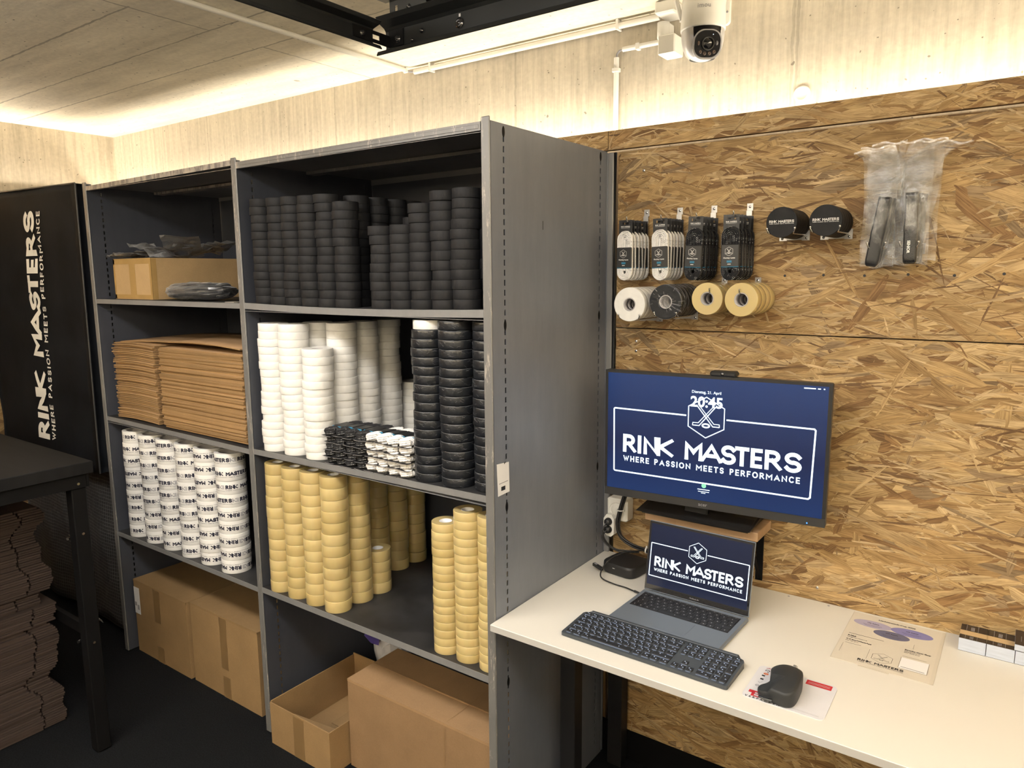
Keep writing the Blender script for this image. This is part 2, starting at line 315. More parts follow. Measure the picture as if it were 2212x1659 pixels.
simple('label_paper', (.75, .75, .77), .6); simple('amber_lens', (.09, .055, .04), .3); simple('face_black', (.004, .004, .006), .25, spec=.25); simple('dome_silver', (.58, .58, .59), .32, metal=.35); simple('lens_grey', (.10, .10, .11), .25, coat=1)
simple('disc_cream', (.72, .68, .52), .6)
# ------------------------------------------------------------------ mesh helpers
class MB:
    def __init__(s): s.v = []; s.f = []; s.m = []; s.uv = {}; s.sm = []
    def add(s, vs, fs, mi=0, smooth=False, xf=None):
        o = len(s.v)
        s.v += [tuple(xf @ Vector(p)) if xf else tuple(p) for p in vs]
        for f in fs: s.f.append(tuple(i+o for i in f)); s.m.append(mi); s.sm.append(smooth)
        return o
    def box(s, x0, x1, y0, y1, z0, z1, mi=0, xf=None, bev=0):
        if bev:
            b = min(bev, (x1-x0)*.49, (y1-y0)*.49, (z1-z0)*.49)
            vs = []; P = {}
            X = (x0, x1); Y = (y0, y1); Z = (z0, z1)
            def sg(i): return 1 if i == 0 else -1
            for i in (0, 1):
                for j in (0, 1):
                    for k in (0, 1):
                        P[i, j, k, 'x'] = len(vs); vs.append((X[i], Y[j]+sg(j)*b, Z[k]+sg(k)*b))
                        P[i, j, k, 'y'] = len(vs); vs.append((X[i]+sg(i)*b, Y[j], Z[k]+sg(k)*b))
                        P[i, j, k, 'z'] = len(vs); vs.append((X[i]+sg(i)*b, Y[j]+sg(j)*b, Z[k]))
            fs = []
            for i in (0, 1): fs.append([P[i, 0, 0, 'x'], P[i, 1, 0, 'x'], P[i, 1, 1, 'x'], P[i, 0, 1, 'x']][::(-1 if i == 0 else 1)])
            for j in (0, 1): fs.append([P[0, j, 0, 'y'], P[1, j, 0, 'y'], P[1, j, 1, 'y'], P[0, j, 1, 'y']][::(1 if j == 0 else -1)])
            for k in (0, 1): fs.append([P[0, 0, k, 'z'], P[1, 0, k, 'z'], P[1, 1, k, 'z'], P[0, 1, k, 'z']][::(-1 if k == 0 else 1)])
            for j in (0, 1):
                for k in (0, 1): fs.append([P[0, j, k, 'y'], P[1, j, k, 'y'], P[1, j, k, 'z'], P[0, j, k, 'z']][::(-1 if j == k else 1)])
            for i in (0, 1):
                for k in (0, 1): fs.append([P[i, 0, k, 'x'], P[i, 1, k, 'x'], P[i, 1, k, 'z'], P[i, 0, k, 'z']][::(1 if i == k else -1)])
            for i in (0, 1):
                for j in (0, 1): fs.append([P[i, j, 0, 'x'], P[i, j, 1, 'x'], P[i, j, 1, 'y'], P[i, j, 0, 'y']][::(-1 if i == j else 1)])
            for i in (0, 1):
                for j in (0, 1):
                    for k in (0, 1): fs.append([P[i, j, k, 'x'], P[i, j, k, 'y'], P[i, j, k, 'z']][::(1 if (i+j+k) % 2 == 0 else -1)])
            s.add(vs, fs, mi, False, xf); return
        vs = [(x0, y0, z0), (x1, y0, z0), (x1, y1, z0), (x0, y1, z0), (x0, y0, z1), (x1, y0, z1), (x1, y1, z1), (x0, y1, z1)]
        s.add(vs, [(3, 2, 1, 0), (4, 5, 6, 7), (0, 1, 5, 4), (1, 2, 6, 5), (2, 3, 7, 6), (3, 0, 4, 7)], mi, False, xf)
    def lathe(s, prof, n=32, mi=0, smooth=True, xf=None, closed=False, cap=False):
        """profile of (r, z) turned about z"""
        vs = []; k = len(prof)
        for i in range(n):
            a = 2*PI*i/n
            for r, z in prof: vs.append((r*math.cos(a), r*math.sin(a), z))
        fs = []
        for i in range(n):
            j = (i+1) % n
            for q in range(k if closed else k-1):
                w = (q+1) % k
                fs.append((i*k+q, j*k+q, j*k+w, i*k+w))
        if cap:
            fs.append(tuple(i*k for i in range(n))[::-1]); fs.append(tuple(i*k+k-1 for i in range(n)))
        s.add(vs, fs, mi, smooth, xf)
    def cyl(s, p0, p1, r, n=16, mi=0, r1=None, smooth=True):
        p0 = Vector(p0); p1 = Vector(p1); d = p1-p0; q = d.to_track_quat('Z', 'Y').to_matrix().to_4x4(); q.translation = p0
        r1 = r if r1 is None else r1; L = d.length
        s.lathe([(r, 0), (r1, L)], n, mi, smooth, q)
        s.add([(r*math.cos(2*PI*i/n), r*math.sin(2*PI*i/n), 0) for i in range(n)][::-1], [tuple(range(n))], mi, False, q)
        s.add([(r1*math.cos(2*PI*i/n), r1*math.sin(2*PI*i/n), L) for i in range(n)], [tuple(range(n))], mi, False, q)
    def tube(s, pts, r, n=8, mi=0, flat=None, closed=False, up=(0, 0, 1)):
        """tube along points; flat=(a,b) gives an elliptic section (a across 'up' side, b along up)"""
        pts = [Vector(p) for p in pts]; m = len(pts); vs = []; fs = []; U = Vector(up); uvs = []; L = 0
        for i, p in enumerate(pts):
            if closed: t = pts[(i+1) % m]-pts[i-1]
            else: t = pts[min(i+1, m-1)]-pts[max(i-1, 0)]
            t.normalize(); a = t.cross(U)
            if a.length < 1e-4: a = t.cross(Vector((1, 0, 0)))
            a.normalize(); b = a.cross(t); ra, rb = flat if flat else (r, r)
            for k in range(n):
                w = 2*PI*k/n; vs.append(tuple(p+a*(ra*math.cos(w))+b*(rb*math.sin(w))))
        Ls = [0]
        for i in range(1, m+1): Ls.append(Ls[-1]+(pts[i % m]-pts[i-1]).length)
        o = len(s.v); base = len(s.f)
        for i in range(m if closed else m-1):
            j = (i+1) % m
            for k in range(n):
                l = (k+1) % n; fs.append((i*n+k, i*n+l, j*n+l, j*n+k)); uvs.append(((Ls[i], k/n), (Ls[i], (k+1)/n), (Ls[i+1], (k+1)/n), (Ls[i+1], k/n)))
        s.add(vs, fs, mi, True)
        for q, u in enumerate(uvs): s.uv[base+q] = u
        if not closed:
            s.add([vs[k] for k in range(n)], [tuple(range(n))[::-1]], mi); s.add([vs[(m-1)*n+k] for k in range(n)], [tuple(range(n))], mi)
    def prism(s, poly, axis, a, b, mi=0, xf=None):
        """extrude a 2-D polygon along an axis; poly coords are the other two axes in xyz order"""
        def P(u, v, w): return {'x': (w, u, v), 'y': (u, w, v), 'z': (u, v, w)}[axis]
        n = len(poly); vs = [P(u, v, a) for u, v in poly]+[P(u, v, b) for u, v in poly]
        ar = sum(poly[i][0]*poly[(i+1) % n][1]-poly[(i+1) % n][0]*poly[i][1] for i in range(n))
        flip = (ar > 0) != (axis == 'y')
        flip = flip if b > a else not flip
        f1 = tuple(range(n)); f2 = tuple(range(n, 2*n)); fs = [f1[::-1] if flip else f1, f2 if flip else f2[::-1]]
        for i in range(n):
            j = (i+1) % n; q = (i, j, n+j, n+i); fs.append(q if flip else q[::-1])
        s.add(vs, fs, mi, False, xf)
    def mesh(s, name, mats):
        me = bpy.data.meshes.new(name); me.from_pydata(s.v, [], s.f)
        for m in mats: me.materials.append(M[m])
        me.polygons.foreach_set('material_index', s.m); me.polygons.foreach_set('use_smooth', s.sm)
        if s.uv:
            ul = me.uv_layers.new(name='UVMap')
            for fi, u in s.uv.items():
                st = me.polygons[fi].loop_start
                for k, q in enumerate(u): ul.data[st+k].uv = q
        me.update(); return me
    def build(s, name, mats, parent=None, loc=None, rot=None):
        if isinstance(mats, str): mats = [mats]
        o = bpy.data.objects.new(name, s.mesh(name, mats)); COL.objects.link(o)
        if parent: o.parent = parent
        if loc is not None: o.location = loc
        if rot is not None: o.rotation_euler = rot
        return o
def tag(o, label=None, cat=None, group=None, kind=None):
    if label: o['label'] = label
    if cat: o['category'] = cat
    if group: o['group'] = group
    if kind: o['kind'] = kind
    return o
def thing(name, label, cat, loc=(0, 0, 0), rotz=0, group=None):
    o = bpy.data.objects.new(name, None); o.empty_display_size = .05; COL.objects.link(o)
    o.location = loc; o.rotation_euler = (0, 0, rotz); return tag(o, label, cat, group)
def inst(me, name, parent=None, loc=(0, 0, 0), rot=(0, 0, 0), scale=None):
    o = bpy.data.objects.new(name, me); COL.objects.link(o)
    if parent: o.parent = parent
    o.location = loc; o.rotation_euler = rot
    if scale: o.scale = scale
    return o
def copy_tree(o, parent=None):
    c = o.copy(); COL.objects.link(c); c.parent = parent
    for ch in list(KIDS.get(o.name, [])): 
        d = copy_tree(ch, c); KIDS.setdefault(c.name, []).append(d)
    return c
KIDS = {}
def kid(p, o): KIDS.setdefault(p.name, []).append(o); return o
ORD = ['', 'first', 'second', 'third', 'fourth', 'fifth', 'sixth', 'seventh', 'eighth', 'ninth', 'tenth', 'eleventh', 'twelfth', 'thirteenth', 'fourteenth', 'fifteenth', 'sixteenth', 'seventeenth', 'eighteenth', 'nineteenth']
TENS = {2: ('twenty', 'twentieth'), 3: ('thirty', 'thirtieth'), 4: ('forty', 'fortieth'), 5: ('fifty', 'fiftieth'), 6: ('sixty', 'sixtieth'), 7: ('seventy', 'seventieth'), 8: ('eighty', 'eightieth'), 9: ('ninety', 'ninetieth'), 10: ('hundred', 'hundredth')}
def ordw(n):
    if n < 20: return ORD[n]
    t, u = divmod(n, 10)
    return TENS[t][1] if u == 0 else TENS[t][0]+'-'+ORD[u]
def place_word(i, n, unit='the bottom'):
    """i counted from 0 at the bottom of n"""
    if i == 0: return 'bottom one'
    if i == n-1: return 'top one'
    return ordw(i+1)+' up'

# ------------------------------------------------------------------ stroke lettering
def arc(cx, cy, rx, ry, a0, a1, n=10): return [(cx+rx*math.cos(math.radians(a0+(a1-a0)*i/n)), cy+ry*math.sin(math.radians(a0+(a1-a0)*i/n))) for i in range(n+1)]
GL = {
 'R': (.70, [[(0, 0), (0, 1)], [(0, 1), (.35, 1)]+arc(.45, .74, .42, .26, 90, -90)+[(0, .48)], [(.42, .48), (1, 0)]]),
 'I': (.0, [[(0, 0), (0, 1)]]),
 'N': (.82, [[(0, 0), (0, 1), (1, 0), (1, 1)]]),
 'K': (.72, [[(0, 0), (0, 1)], [(1, 1), (.12, .5), (1, 0)]]),
 'M': (1.05, [[(0, 0), (0, 1), (.5, .42), (1, 1), (1, 0)]]),
 'A': (.95, [[(0, 0), (.5, 1), (1, 0)], [(.24, .30), (.76, .30)]]),
 'S': (.62, [arc(.5, .745, .48, .255, 25, 265, 12)+arc(.5, .255, .5, .255, 85, -155, 12)]),
 'T': (.70, [[(0, 1), (1, 1)], [(.5, 0), (.5, 1)]]),
 'E': (.55, [[(1, 1), (0, 1), (0, 0), (1, 0)], [(0, .5), (.9, .5)]]),
 'W': (1.15, [[(0, 1), (.27, 0), (.5, .8), (.73, 0), (1, 1)]]),
 'H': (.72, [[(0, 0), (0, 1)], [(1, 0), (1, 1)], [(0, .5), (1, .5)]]),
 'P': (.60, [[(0, 0), (0, 1)], [(0, 1), (.4, 1)]+arc(.45, .73, .5, .27, 90, -90)+[(0, .46)]]),
 'O': (.95, [arc(.5, .5, .5, .5, 0, 360, 24)]),
 'F': (.52, [[(1, 1), (0, 1), (0, 0)], [(0, .5), (.85, .5)]]),
 'C': (.80, [arc(.55, .5, .55, .5, 50, 310, 18)]),
}
def strip(poly, w, fmap, mb, mi=0, sub=None, clip=None):
    closed = (abs(poly[0][0]-poly[-1][0]) < 1e-7 and abs(poly[0][1]-poly[-1][1]) < 1e-7 and len(poly) > 3)
    if closed: poly = poly[:-1]
    if sub:
        q = []
        m = len(poly)
        for i in range(m if closed else m-1):
            a = poly[i]; b = poly[(i+1) % m]; k = max(1, int(abs(b[0]-a[0])/sub)+0)
            for t in range(k): q.append((a[0]+(b[0]-a[0])*t/k, a[1]+(b[1]-a[1])*t/k))
        if not closed: q.append(poly[-1])
        poly = q
    if clip and not closed:
        for e in (0, -1):
            a, b = Vector(poly[e]), Vector(poly[1 if e == 0 else -2])
            if (a-b).length > 1e-9: a = a+(a-b).normalized()*w/2
            poly = ([tuple(a)]+list(poly[1:])) if e == 0 else (list(poly[:-1])+[tuple(a)])
    m = len(poly); L = []; R = []
    for i in range(m):
        p = Vector(poly[i])
        a = Vector(poly[i-1]) if (i > 0 or closed) else None
        b = Vector(poly[(i+1) % m]) if (i < m-1 or closed) else None
        d1 = (p-a).normalized() if a is not None else None; d2 = (b-p).normalized() if b is not None else None
        if d1 is None: d1 = d2
        if d2 is None: d2 = d1
        n1 = Vector((-d1.y, d1.x)); n2 = Vector((-d2.y, d2.x)); nn = n1+n2
        if nn.length < .1: nn = n1
        nn.normalize(); k = min(1/max(.25, nn.dot(n1)), 2.4)
        L.append(p+nn*w/2*k); R.append(p-nn*w/2*k)
    if clip:
        for p in L+R: p.y = min(max(p.y, clip[0]), clip[1])
    o = len(mb.v); vs = [fmap(p.x, p.y) for p in L]+[fmap(p.x, p.y) for p in R]
    fs = [(i, m+i, m+(i+1) % m, (i+1) % m) for i in range(m if closed else m-1)]
    mb.add(vs, fs, mi)
def word(txt, x, y, h, t, mb, fmap, mi=0, sub=None, track=.16, space=.55, width=None, slots=None):
    """draw capitals from strokes; (x,y) lower-left, h cap height, t stroke thickness; width: total width wanted"""
    ws = []; cur = 0; pos = []
    for ch in txt:
        if ch == ' ': cur += space; continue
        gw = GL[ch][0]; pos.append((ch, cur, gw)); cur += gw+t/h+track
    tot = cur-track; k = 1.0
    if width: k = width/(tot*h)
    for ch, c, gw in pos:
        for pl in GL[ch][1]:
            pts = [(x+(c*h+t/2)*k+px*gw*h*k, y+t/2+py*(h-t)) for px, py in pl]
            strip(pts, t, fmap, mb, mi, sub, (y, y+h))
SLOTS = [('R', 0, .082), ('I', .092, .114), ('N', .128, .214), ('K', .208, .306), ('M', .3735, .475), ('A', .466, .585), ('S', .578, .660), ('T', .654, .730), ('E', .738, .800), ('R', .812, .900), ('S', .912, 1.0)]
def logo_word(x, y, L, mb, fmap, mi=0, sub=None, tagline=True, bold=.21):
    """RINK MASTERS with the line under it; x,y = left end of the big word's baseline, L its length"""
    h = L*.1085; t = h*bold
    for ch, a, b in SLOTS:
        gw = (b-a)*L-t
        for pl in GL[ch][1]: strip([(x+a*L+t/2+px*max(gw, 0), y+t/2+py*(h-t)) for px, py in pl], t, fmap, mb, mi, sub, (y, y+h))
    if tagline:
        hh = L*.0345; word('WHERE PASSION MEETS PERFORMANCE', x+L*.004, y-L*.021-hh, hh, hh*.19, mb, fmap, mi, sub, track=.42, space=.95, width=L*.99)
def emblem(cx, cy, R, t, mb, fmap, mi=0, sub=None):
    """hexagon with crossed hockey sticks and a puck"""
    strip([(cx+R*.87*sx, cy+R*sy) for sx, sy in ((0, 1), (1, .5), (1, -.5), (0, -1), (-1, -.5), (-1, .5), (0, 1))], t, fmap, mb, mi, sub)
    for s in (-1, 1):
        strip([(cx-s*R*.45, cy+R*.55), (cx+s*R*.33, cy-R*.42), (cx+s*R*.66, cy-R*.42)], t, fmap, mb, mi, sub)
        strip([(cx-s*R*.36, cy+R*.58), (cx+s*R*.38, cy-R*.29), (cx+s*R*.64, cy-R*.29), (cx+s*R*.66, cy-R*.42)], t*.8, fmap, mb, mi, sub)
    strip(arc(cx, cy-R*.40, R*.17, R*.085, 0, 360, 16), t*1.6, fmap, mb, mi, sub)
def fonttext(txt, size, fmap, mb, mi=0, bold=0, align='LEFT', spacing=1.0, line=1.0):
    cu = bpy.data.curves.new('t', 'FONT'); cu.body = txt; cu.size = size; cu.offset = bold; cu.align_x = align; cu.space_character = spacing; cu.space_line = line
    cu.resolution_u = 3
    ob = bpy.data.objects.new('t', cu); COL.objects.link(ob)
    bpy.context.view_layer.update(); dg = bpy.context.evaluated_depsgraph_get(); me = bpy.data.meshes.new_from_object(ob.evaluated_get(dg))
    mb.add([fmap(v.co.x, v.co.y) for v in me.vertices], [tuple(p.vertices) for p in me.polygons], mi)
    bpy.data.objects.remove(ob); bpy.data.curves.remove(cu); bpy.data.meshes.remove(me)
def plane_map(O, U, V, off=0.0):
    O = Vector(O); U = Vector(U).normalized(); V = Vector(V).normalized(); Nn = U.cross(V)
    return lambda x, y: tuple(O+U*x+V*y+Nn*off)
def cyl_map(R, zc, ph=0, off=.0003):
    return lambda x, y: ((R+off)*math.sin(ph+x/R), -(R+off)*math.cos(ph+x/R), zc+y)

# ------------------------------------------------------------------ setting
def struct(mb, name, mats): return tag(mb.build(name, mats), kind='structure')
XL, XR, YB = -3.187, 2.6, -4.2
m = MB(); m.add([(XL, YB, 0), (XR, YB, 0), (XR, .1, 0), (XL, .1, 0)], [(0, 1, 2, 3)]); struct(m, 'floor', 'carpet')
m = MB(); m.box(XL-.1, XR+.1, YB-.1, .2, HC, HC+.1); struct(m, 'ceiling', 'concrete_ceiling')
m = MB(); m.box(XL-.1, XR+.1, .1, .2, 0, HC); struct(m, 'wall_back', 'concrete_wall')
m = MB(); m.box(XL-.1, XL, YB, .1, 0, HC); struct(m, 'wall_left', 'concrete_side')
m = MB(); m.box(XR, XR+.1, YB, .1, 0, HC); struct(m, 'wall_right', 'plain_wall')
m = MB(); m.box(XL-.1, XR+.1, YB-.1, YB, 0, HC); struct(m, 'wall_front', 'plain_wall')
CHIPC = [(.60, .42, .205), (.53, .36, .165), (.68, .50, .27), (.44, .285, .13), (.58, .41, .20), (.37, .225, .10), (.50, .335, .155), (.66, .485, .25), (.70, .53, .30), (.40, .29, .17), (.62, .44, .22), (.33, .20, .09), (.55, .38, .18), (.64, .46, .24)]
def osb_panel(name, x0, x1, z0, z1, y, count, thick=.012, axis='y', seed=1, big=1.0, chips_from=None):
    """a strand board: a slab with thousands of overlapping flat strands pressed into its face"""
    rnd = random.Random(seed)
    def P(u, w, d): return (u, y-d, w) if axis == 'y' else (y+d, u, w)
    vs = []; fs = []; uvs = []; cols = []
    cf = x0 if chips_from is None else chips_from
    ts = rnd.uniform(0, 100)
    for i in range(count):
        L = rnd.choice((.06, .09, .12, .15, .20))*rnd.uniform(.75, 1.2)*big; Wd = rnd.choice((rnd.uniform(.002, .007), rnd.uniform(.004, .014), rnd.uniform(.012, .030), rnd.uniform(.016, .044)))*big
        a = rnd.gauss(0, .30) if rnd.random() < .86 else rnd.gauss(0, .95)
        cx = rnd.uniform(cf-.03, x1+.03); cz = rnd.uniform(z0-.03, z1+.03)
        d = .0004+.0022*(i/count)+rnd.uniform(0, .0002)
        n = rnd.choice((4, 5, 6)); top = []; bot = []
        sk = rnd.uniform(-.6, .6)*Wd; cv = rnd.uniform(-.12, .12)*Wd*3
        for k in range(n+1):
            t = -1+2*k/n; tw = (1-(.75 if k in (0, n) else .25)*abs(t)**3)*rnd.uniform(.74, 1.06)
            top.append((t*L/2+sk*.5+rnd.uniform(-.010, .010)*(1 if k in (0, n) else .4), Wd/2*tw+cv*(1-t*t))); bot.append((t*L/2-sk*.5+rnd.uniform(-.010, .010)*(1 if k in (0, n) else .4), -Wd/2*tw+cv*(1-t*t)))
        pl = bot+top[::-1]; ca, sa = math.cos(a), math.sin(a); w = []; uv = []
        ou = rnd.uniform(0, 40); ov = rnd.uniform(0, 40)
        tilt = rnd.uniform(-.0003, .0003)
        for u, v in pl:
            X = min(max(cx+u*ca-v*sa, x0), x1); Z = min(max(cz+u*sa+v*ca, z0), z1)
            w.append(P(X, Z, d+tilt*(1 if v > 0 else -1))); uv.append((u+ou, v+ov))
        if max(q[0] if axis == 'y' else q[1] for q in w)-min(q[0] if axis == 'y' else q[1] for q in w) < 1e-4: continue
        o = len(vs); vs += w; f = tuple(range(o, o+len(w))); fs.append(f if axis == 'y' else f[::-1]); uvs.append(uv if axis == 'y' else uv[::-1])
        c = rnd.choice(CHIPC); k = rnd.uniform(.88, 1.16)
        if Wd < .009: c = (.27, .165, .08) if rnd.random() < .30 else (.72, .55, .33)
        cols.append((c[0]*k*.72, c[1]*k*.71, c[2]*k*.70, 1))
    nb = len(fs)
    o = len(vs)
    for u, w, dd in ((x0, z0, 0), (x1, z0, 0), (x1, z1, 0), (x0, z1, 0), (x0, z0, -thick), (x1, z0, -thick), (x1, z1, -thick), (x0, z1, -thick)): vs.append(P(u, w, dd))
    for f in ((0, 1, 2, 3), (7, 6, 5, 4), (0, 4, 5, 1), (1, 5, 6, 2), (2, 6, 7, 3), (3, 7, 4, 0)):
        g = tuple(i+o for i in f); fs.append(g if axis == 'y' else g[::-1]); uvs.append([(0, 0), (.1, 0), (.1, .01), (0, .01)]); cols.append((.34, .22, .11, 1) if f == (0, 1, 2, 3) else (.20, .125, .06, 1))
    me = bpy.data.meshes.new(name); me.from_pydata(vs, [], fs); me.materials.append(M['osb_board'])
    me.uv_layers.new(name='UVMap'); me.color_attributes.new('chip', 'FLOAT_COLOR', 'CORNER')
    ul = me.uv_layers['UVMap']; ul.data.foreach_set('uv', [c for u in uvs for q in u for c in q])
    ca_ = me.color_attributes['chip']; ca_.data.foreach_set('color', [c for u, cc in zip(uvs, cols) for q in u for c in cc])
    me.update(); ob = bpy.data.objects.new(name, me); COL.objects.link(ob); return tag(ob, kind='structure')
osb_panel('wall_back', .03, 1.42, 1.4615, 1.990, 0, 5200, seed=3)
osb_panel('wall_back', .03, 1.42, .11, 1.4585, 0, 9500, seed=4)
osb_panel('wall_back', 1.421, XR, .11, 1.990, 0, 1200, seed=5, big=1.6)
osb_panel('wall_back', XL+.03, .0, .11, 1.990, .012, 60, seed=5, big=2, thick=.010)
osb_panel('trim_1', .006, 1.5, 1.996, 2.052, -.020, 1100, seed=8, thick=.018)
osb_panel('trim_1', 1.502, XR, 1.996, 2.052, -.020, 200, seed=9, thick=.018, big=1.5)
osb_panel('trim_1', -.5, .004, 1.996, 2.052, -.020, 420, seed=10, thick=.018)
osb_panel('trim_1', XL+.03, -.502, 1.996, 2.052, -.020, 200, seed=11, thick=.018, big=1.5)
osb_panel('wall_left', YB, .0, .11, 2.05, XL+.02, 900, seed=12, thick=.018, axis='x', big=1.6)
m = MB(); m.box(.0, XR, .0, .012, 0, .11); m.box(XL, 0, .0, .012, 0, .11); struct(m, 'baseboard_back', 'dark_plinth')
# screw holes and screws in the board wall
m = MB()
for k in range(12):
    x = .34+.0985*k
    m.lathe([(0, 0), (.0035, 0)], 10, 0, False, Matrix.Translation((x, -.0031, 1.619+.002*math.sin(k*3)))@Matrix.Rotation(PI/2, 4, 'X'))
struct(m, 'trim_2', 'ink_black')
m = MB()
for x, z in ((.115, 1.93), (.10, 1.39), (.10, 1.42), (.665, .76), (1.2, .76)):
    m.lathe([(.001, .001), (.003, .0005), (.004, 0)], 10, 0, True, Matrix.Translation((x, -.0032, z))@Matrix.Rotation(PI/2, 4, 'X'))
struct(m, 'trim_3', 'steel')
# ------------------------------------------------------------------ metal shelving, two bays
D = .6097
Z1R = (1.542, 1.542); Z2R = (1.0497, 1.0602); Z3R = (.5552, .5552)
Z1L = (1.5401, 1.5401); Z2L = (1.054, 1.0455); Z3L = (.5505, .5485)
BR = (-1.0195, -.0265); BL = (-2.027, -1.046)
shelving = thing('metal_shelving', 'grey steel shelving with two bays against the concrete wall', 'shelving', (-1.02, -.3, 0))
def off(mb, L):
    mb.v = [(a-L[0], b-L[1], c-L[2]) for a, b, c in mb.v]; return mb
SO = (-1.02, -.3, 0)
def side_panel(X, top=1.993):
    """sheet with real slots in two columns, X = its outer (right) face"""
    m = MB(); x0, x1 = X-.0018, X
    def col(yc):
        z = .05; w = .0031
        ys = (yc-w, yc+w)
        m.box(x0, x1, ys[0], ys[1], 0, z)
        while z < top-.03:
            m.box(x0, x1, ys[0], ys[1], z+.0147, min(z+.025, top)); z += .025
        m.box(x0, x1, ys[0], ys[1], z, top)
        return ys
    a = col(-D+.0585); b = col(-.0593)
    m.box(x0, x1, -D+.006, a[0], 0, top); m.box(x0, x1, a[1], b[0], 0, top); m.box(x0, x1, b[1], -.018, 0, top)
    # pressed oval dimples
    if X == 0:
        for yc in (-D+.0585, -.0593):
            for z in (1.974, 1.50, 1.02, .52):
                m.lathe([(0, .0015), (.006, .0012), (.010, 0)], 16, 1, True, Matrix.Translation((X, yc, z))@Matrix.Rotation(PI/2, 4, 'Y')@Matrix.Scale(1.35, 4, (1, 0, 0))@Matrix.Scale(.6, 4, (0, 1, 0)))
    off(m, SO).build('side_panel', ['shelf_paint_bluelit' if X == 0 else 'shelf_paint_shaded', 'black_metal'], shelving)
    m = MB(); m.box(X-.012, X-.0105, -.085, -.040, .03, 1.97); off(m, SO).build('rear_return', 'shelf_paint_shaded', shelving)
    m = MB(); m.box(X-.026, X+.0006, -D, -D+.006, 0, 2.003, bev=.0022); off(m, SO).build('front_upright', 'shelf_edge', shelving)
    m = MB(); m.box(X-.026, X-.024, -D+.0062, -D+.035, 0, 2.0); off(m, SO).build('front_flange', 'shelf_paint_bluelit', shelving)
    m = MB(); m.box(X-.026, X+.0006, -.0145, -.004, 0, 1.990, bev=.002); off(m, SO).build('rear_upright', 'shelf_paint_bluelit', shelving)
    if X == 0: m = MB(); m.box(.0009, .0195, -.0150, -.0042, .7232, 1.990, bev=.002); off(m, SO).build('rear_channel', 'shelf_lip', shelving)
    m = MB(); m.box(X-.03, X+.004, -D-.002, -D+.06, 0.0005, .003); off(m, SO).build('foot', 'black_metal', shelving)
for X in (0, -1.0195, -2.027): side_panel(X)
def shelf(x0, x1, zl, zr, lip, sag=0, name='shelf', n=16, mats=('shelf_deck', 'shelf_lip')):
    m = MB(); a = x0+.001; b = x1-.001
    def z(t): return zl+(zr-zl)*t-sag*math.sin(PI*t)
    for i in range(n):
        t0, t1 = i/n, (i+1)/n; xa, xb = a+(b-a)*t0, a+(b-a)*t1; za, zb = z(t0), z(t1)
        for y0, y1, d, mi in ((-D+.003, -.020, .0015, 0), (-D+.0015, -D+.003, lip, 1), (-.022, -.020, lip, 0)):
            vs = [(xa, y0, za-d), (xb, y0, zb-d), (xb, y1, zb-d), (xa, y1, za-d), (xa, y0, za), (xb, y0, zb), (xb, y1, zb), (xa, y1, za)]
            fs = [(3, 2, 1, 0), (4, 5, 6, 7), (0, 1, 5, 4), (2, 3, 7, 6)]
            if i == 0: fs.append((3, 0, 4, 7))
            if i == n-1: fs.append((1, 2, 6, 5))
            m.add(vs, fs, mi, False)
    # return flange under the lip and stiffening rib
    m.box(a, b, -D+.0032, -D+.018, min(zl, zr)-lip-sag, min(zl, zr)-lip-sag+.0012, 1)
    m.box(a, b, -.33, -.29, min(zl, zr)-sag-.012, min(zl, zr)-sag-.002, 1)
    return off(m, SO).build(name, list(mats), shelving)
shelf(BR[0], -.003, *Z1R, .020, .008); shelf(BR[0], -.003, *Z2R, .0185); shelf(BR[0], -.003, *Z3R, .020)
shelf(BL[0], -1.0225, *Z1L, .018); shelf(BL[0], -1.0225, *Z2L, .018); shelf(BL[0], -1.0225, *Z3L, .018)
t = shelf(BR[0], BR[1], 1.989, 1.993, .021, name='roof_shelf', mats=('shelf_lip', 'shelf_edge'))
m = MB(); m.box(BR[0]+.02, BR[1]-.006, -D+.0003, -D+.0014, 1.977, 1.9868, bev=.0005); off(m, SO).build('roof_lip', 'shelf_edge', t)
shelf(BL[0], BL[1], 1.987, 1.997, .017, name='roof_shelf', mats=('shelf_lip', 'shelf_worn'))
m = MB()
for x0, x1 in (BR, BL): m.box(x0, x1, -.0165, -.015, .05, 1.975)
off(m, SO).build('back_panel', 'shelf_paint_shaded', shelving)

# ------------------------------------------------------------------ rolls and pucks
def roll_mesh(name, R, r, h, mats, n=40, round_=.0010, seam=True):
    m = MB(); b = round_
    m.lathe([(r, b), (r+b, 0), (R-b, 0), (R-b*.3, b*.3), (R, b), (R, h-b), (R-b*.3, h-b*.3), (R-b, h), (r+b, h), (r, h-b)], n, 0, True, closed=True)
    me = m.mesh(name, mats)
    for p in me.polygons:
        zs = [me.vertices[i].co.z for i in p.vertices]
        if max(zs)-min(zs) < b*.2: p.use_smooth = False
    return me
def core_mesh(name, r, h, mat, t=.0025, n=28):
    m = MB(); m.lathe([(r, .0006), (r, h-.0004), (r-t, h-.0004), (r-t, .0006)], n, 0, True, closed=True); return m.mesh(name, [mat])
PR, PH = .0381, .0254
def puck_mesh():
    m = MB(); n = 40; b = .0012
    m.lathe([(0, 0), (PR-b, 0), (PR-b*.3, b*.3), (PR, b), (PR, PH-b), (PR-b*.3, PH-b*.3), (PR-b, PH), (0, PH)], n, 0, True)
    me = m.mesh('hockey_puck', ['puck_rubber'])
    for p in me.polygons:
        zs = [me.vertices[i].co.z for i in p.vertices]
        if max(zs)-min(zs) < 1e-5: p.use_smooth = False
    return me
PUCK = puck_mesh()
def zat(zz, x, br=BR, sag=0):
    t = (x-br[0])/(br[1]-br[0]); return zz[0]+(zz[1]-zz[0])*t-sag*math.sin(PI*t)
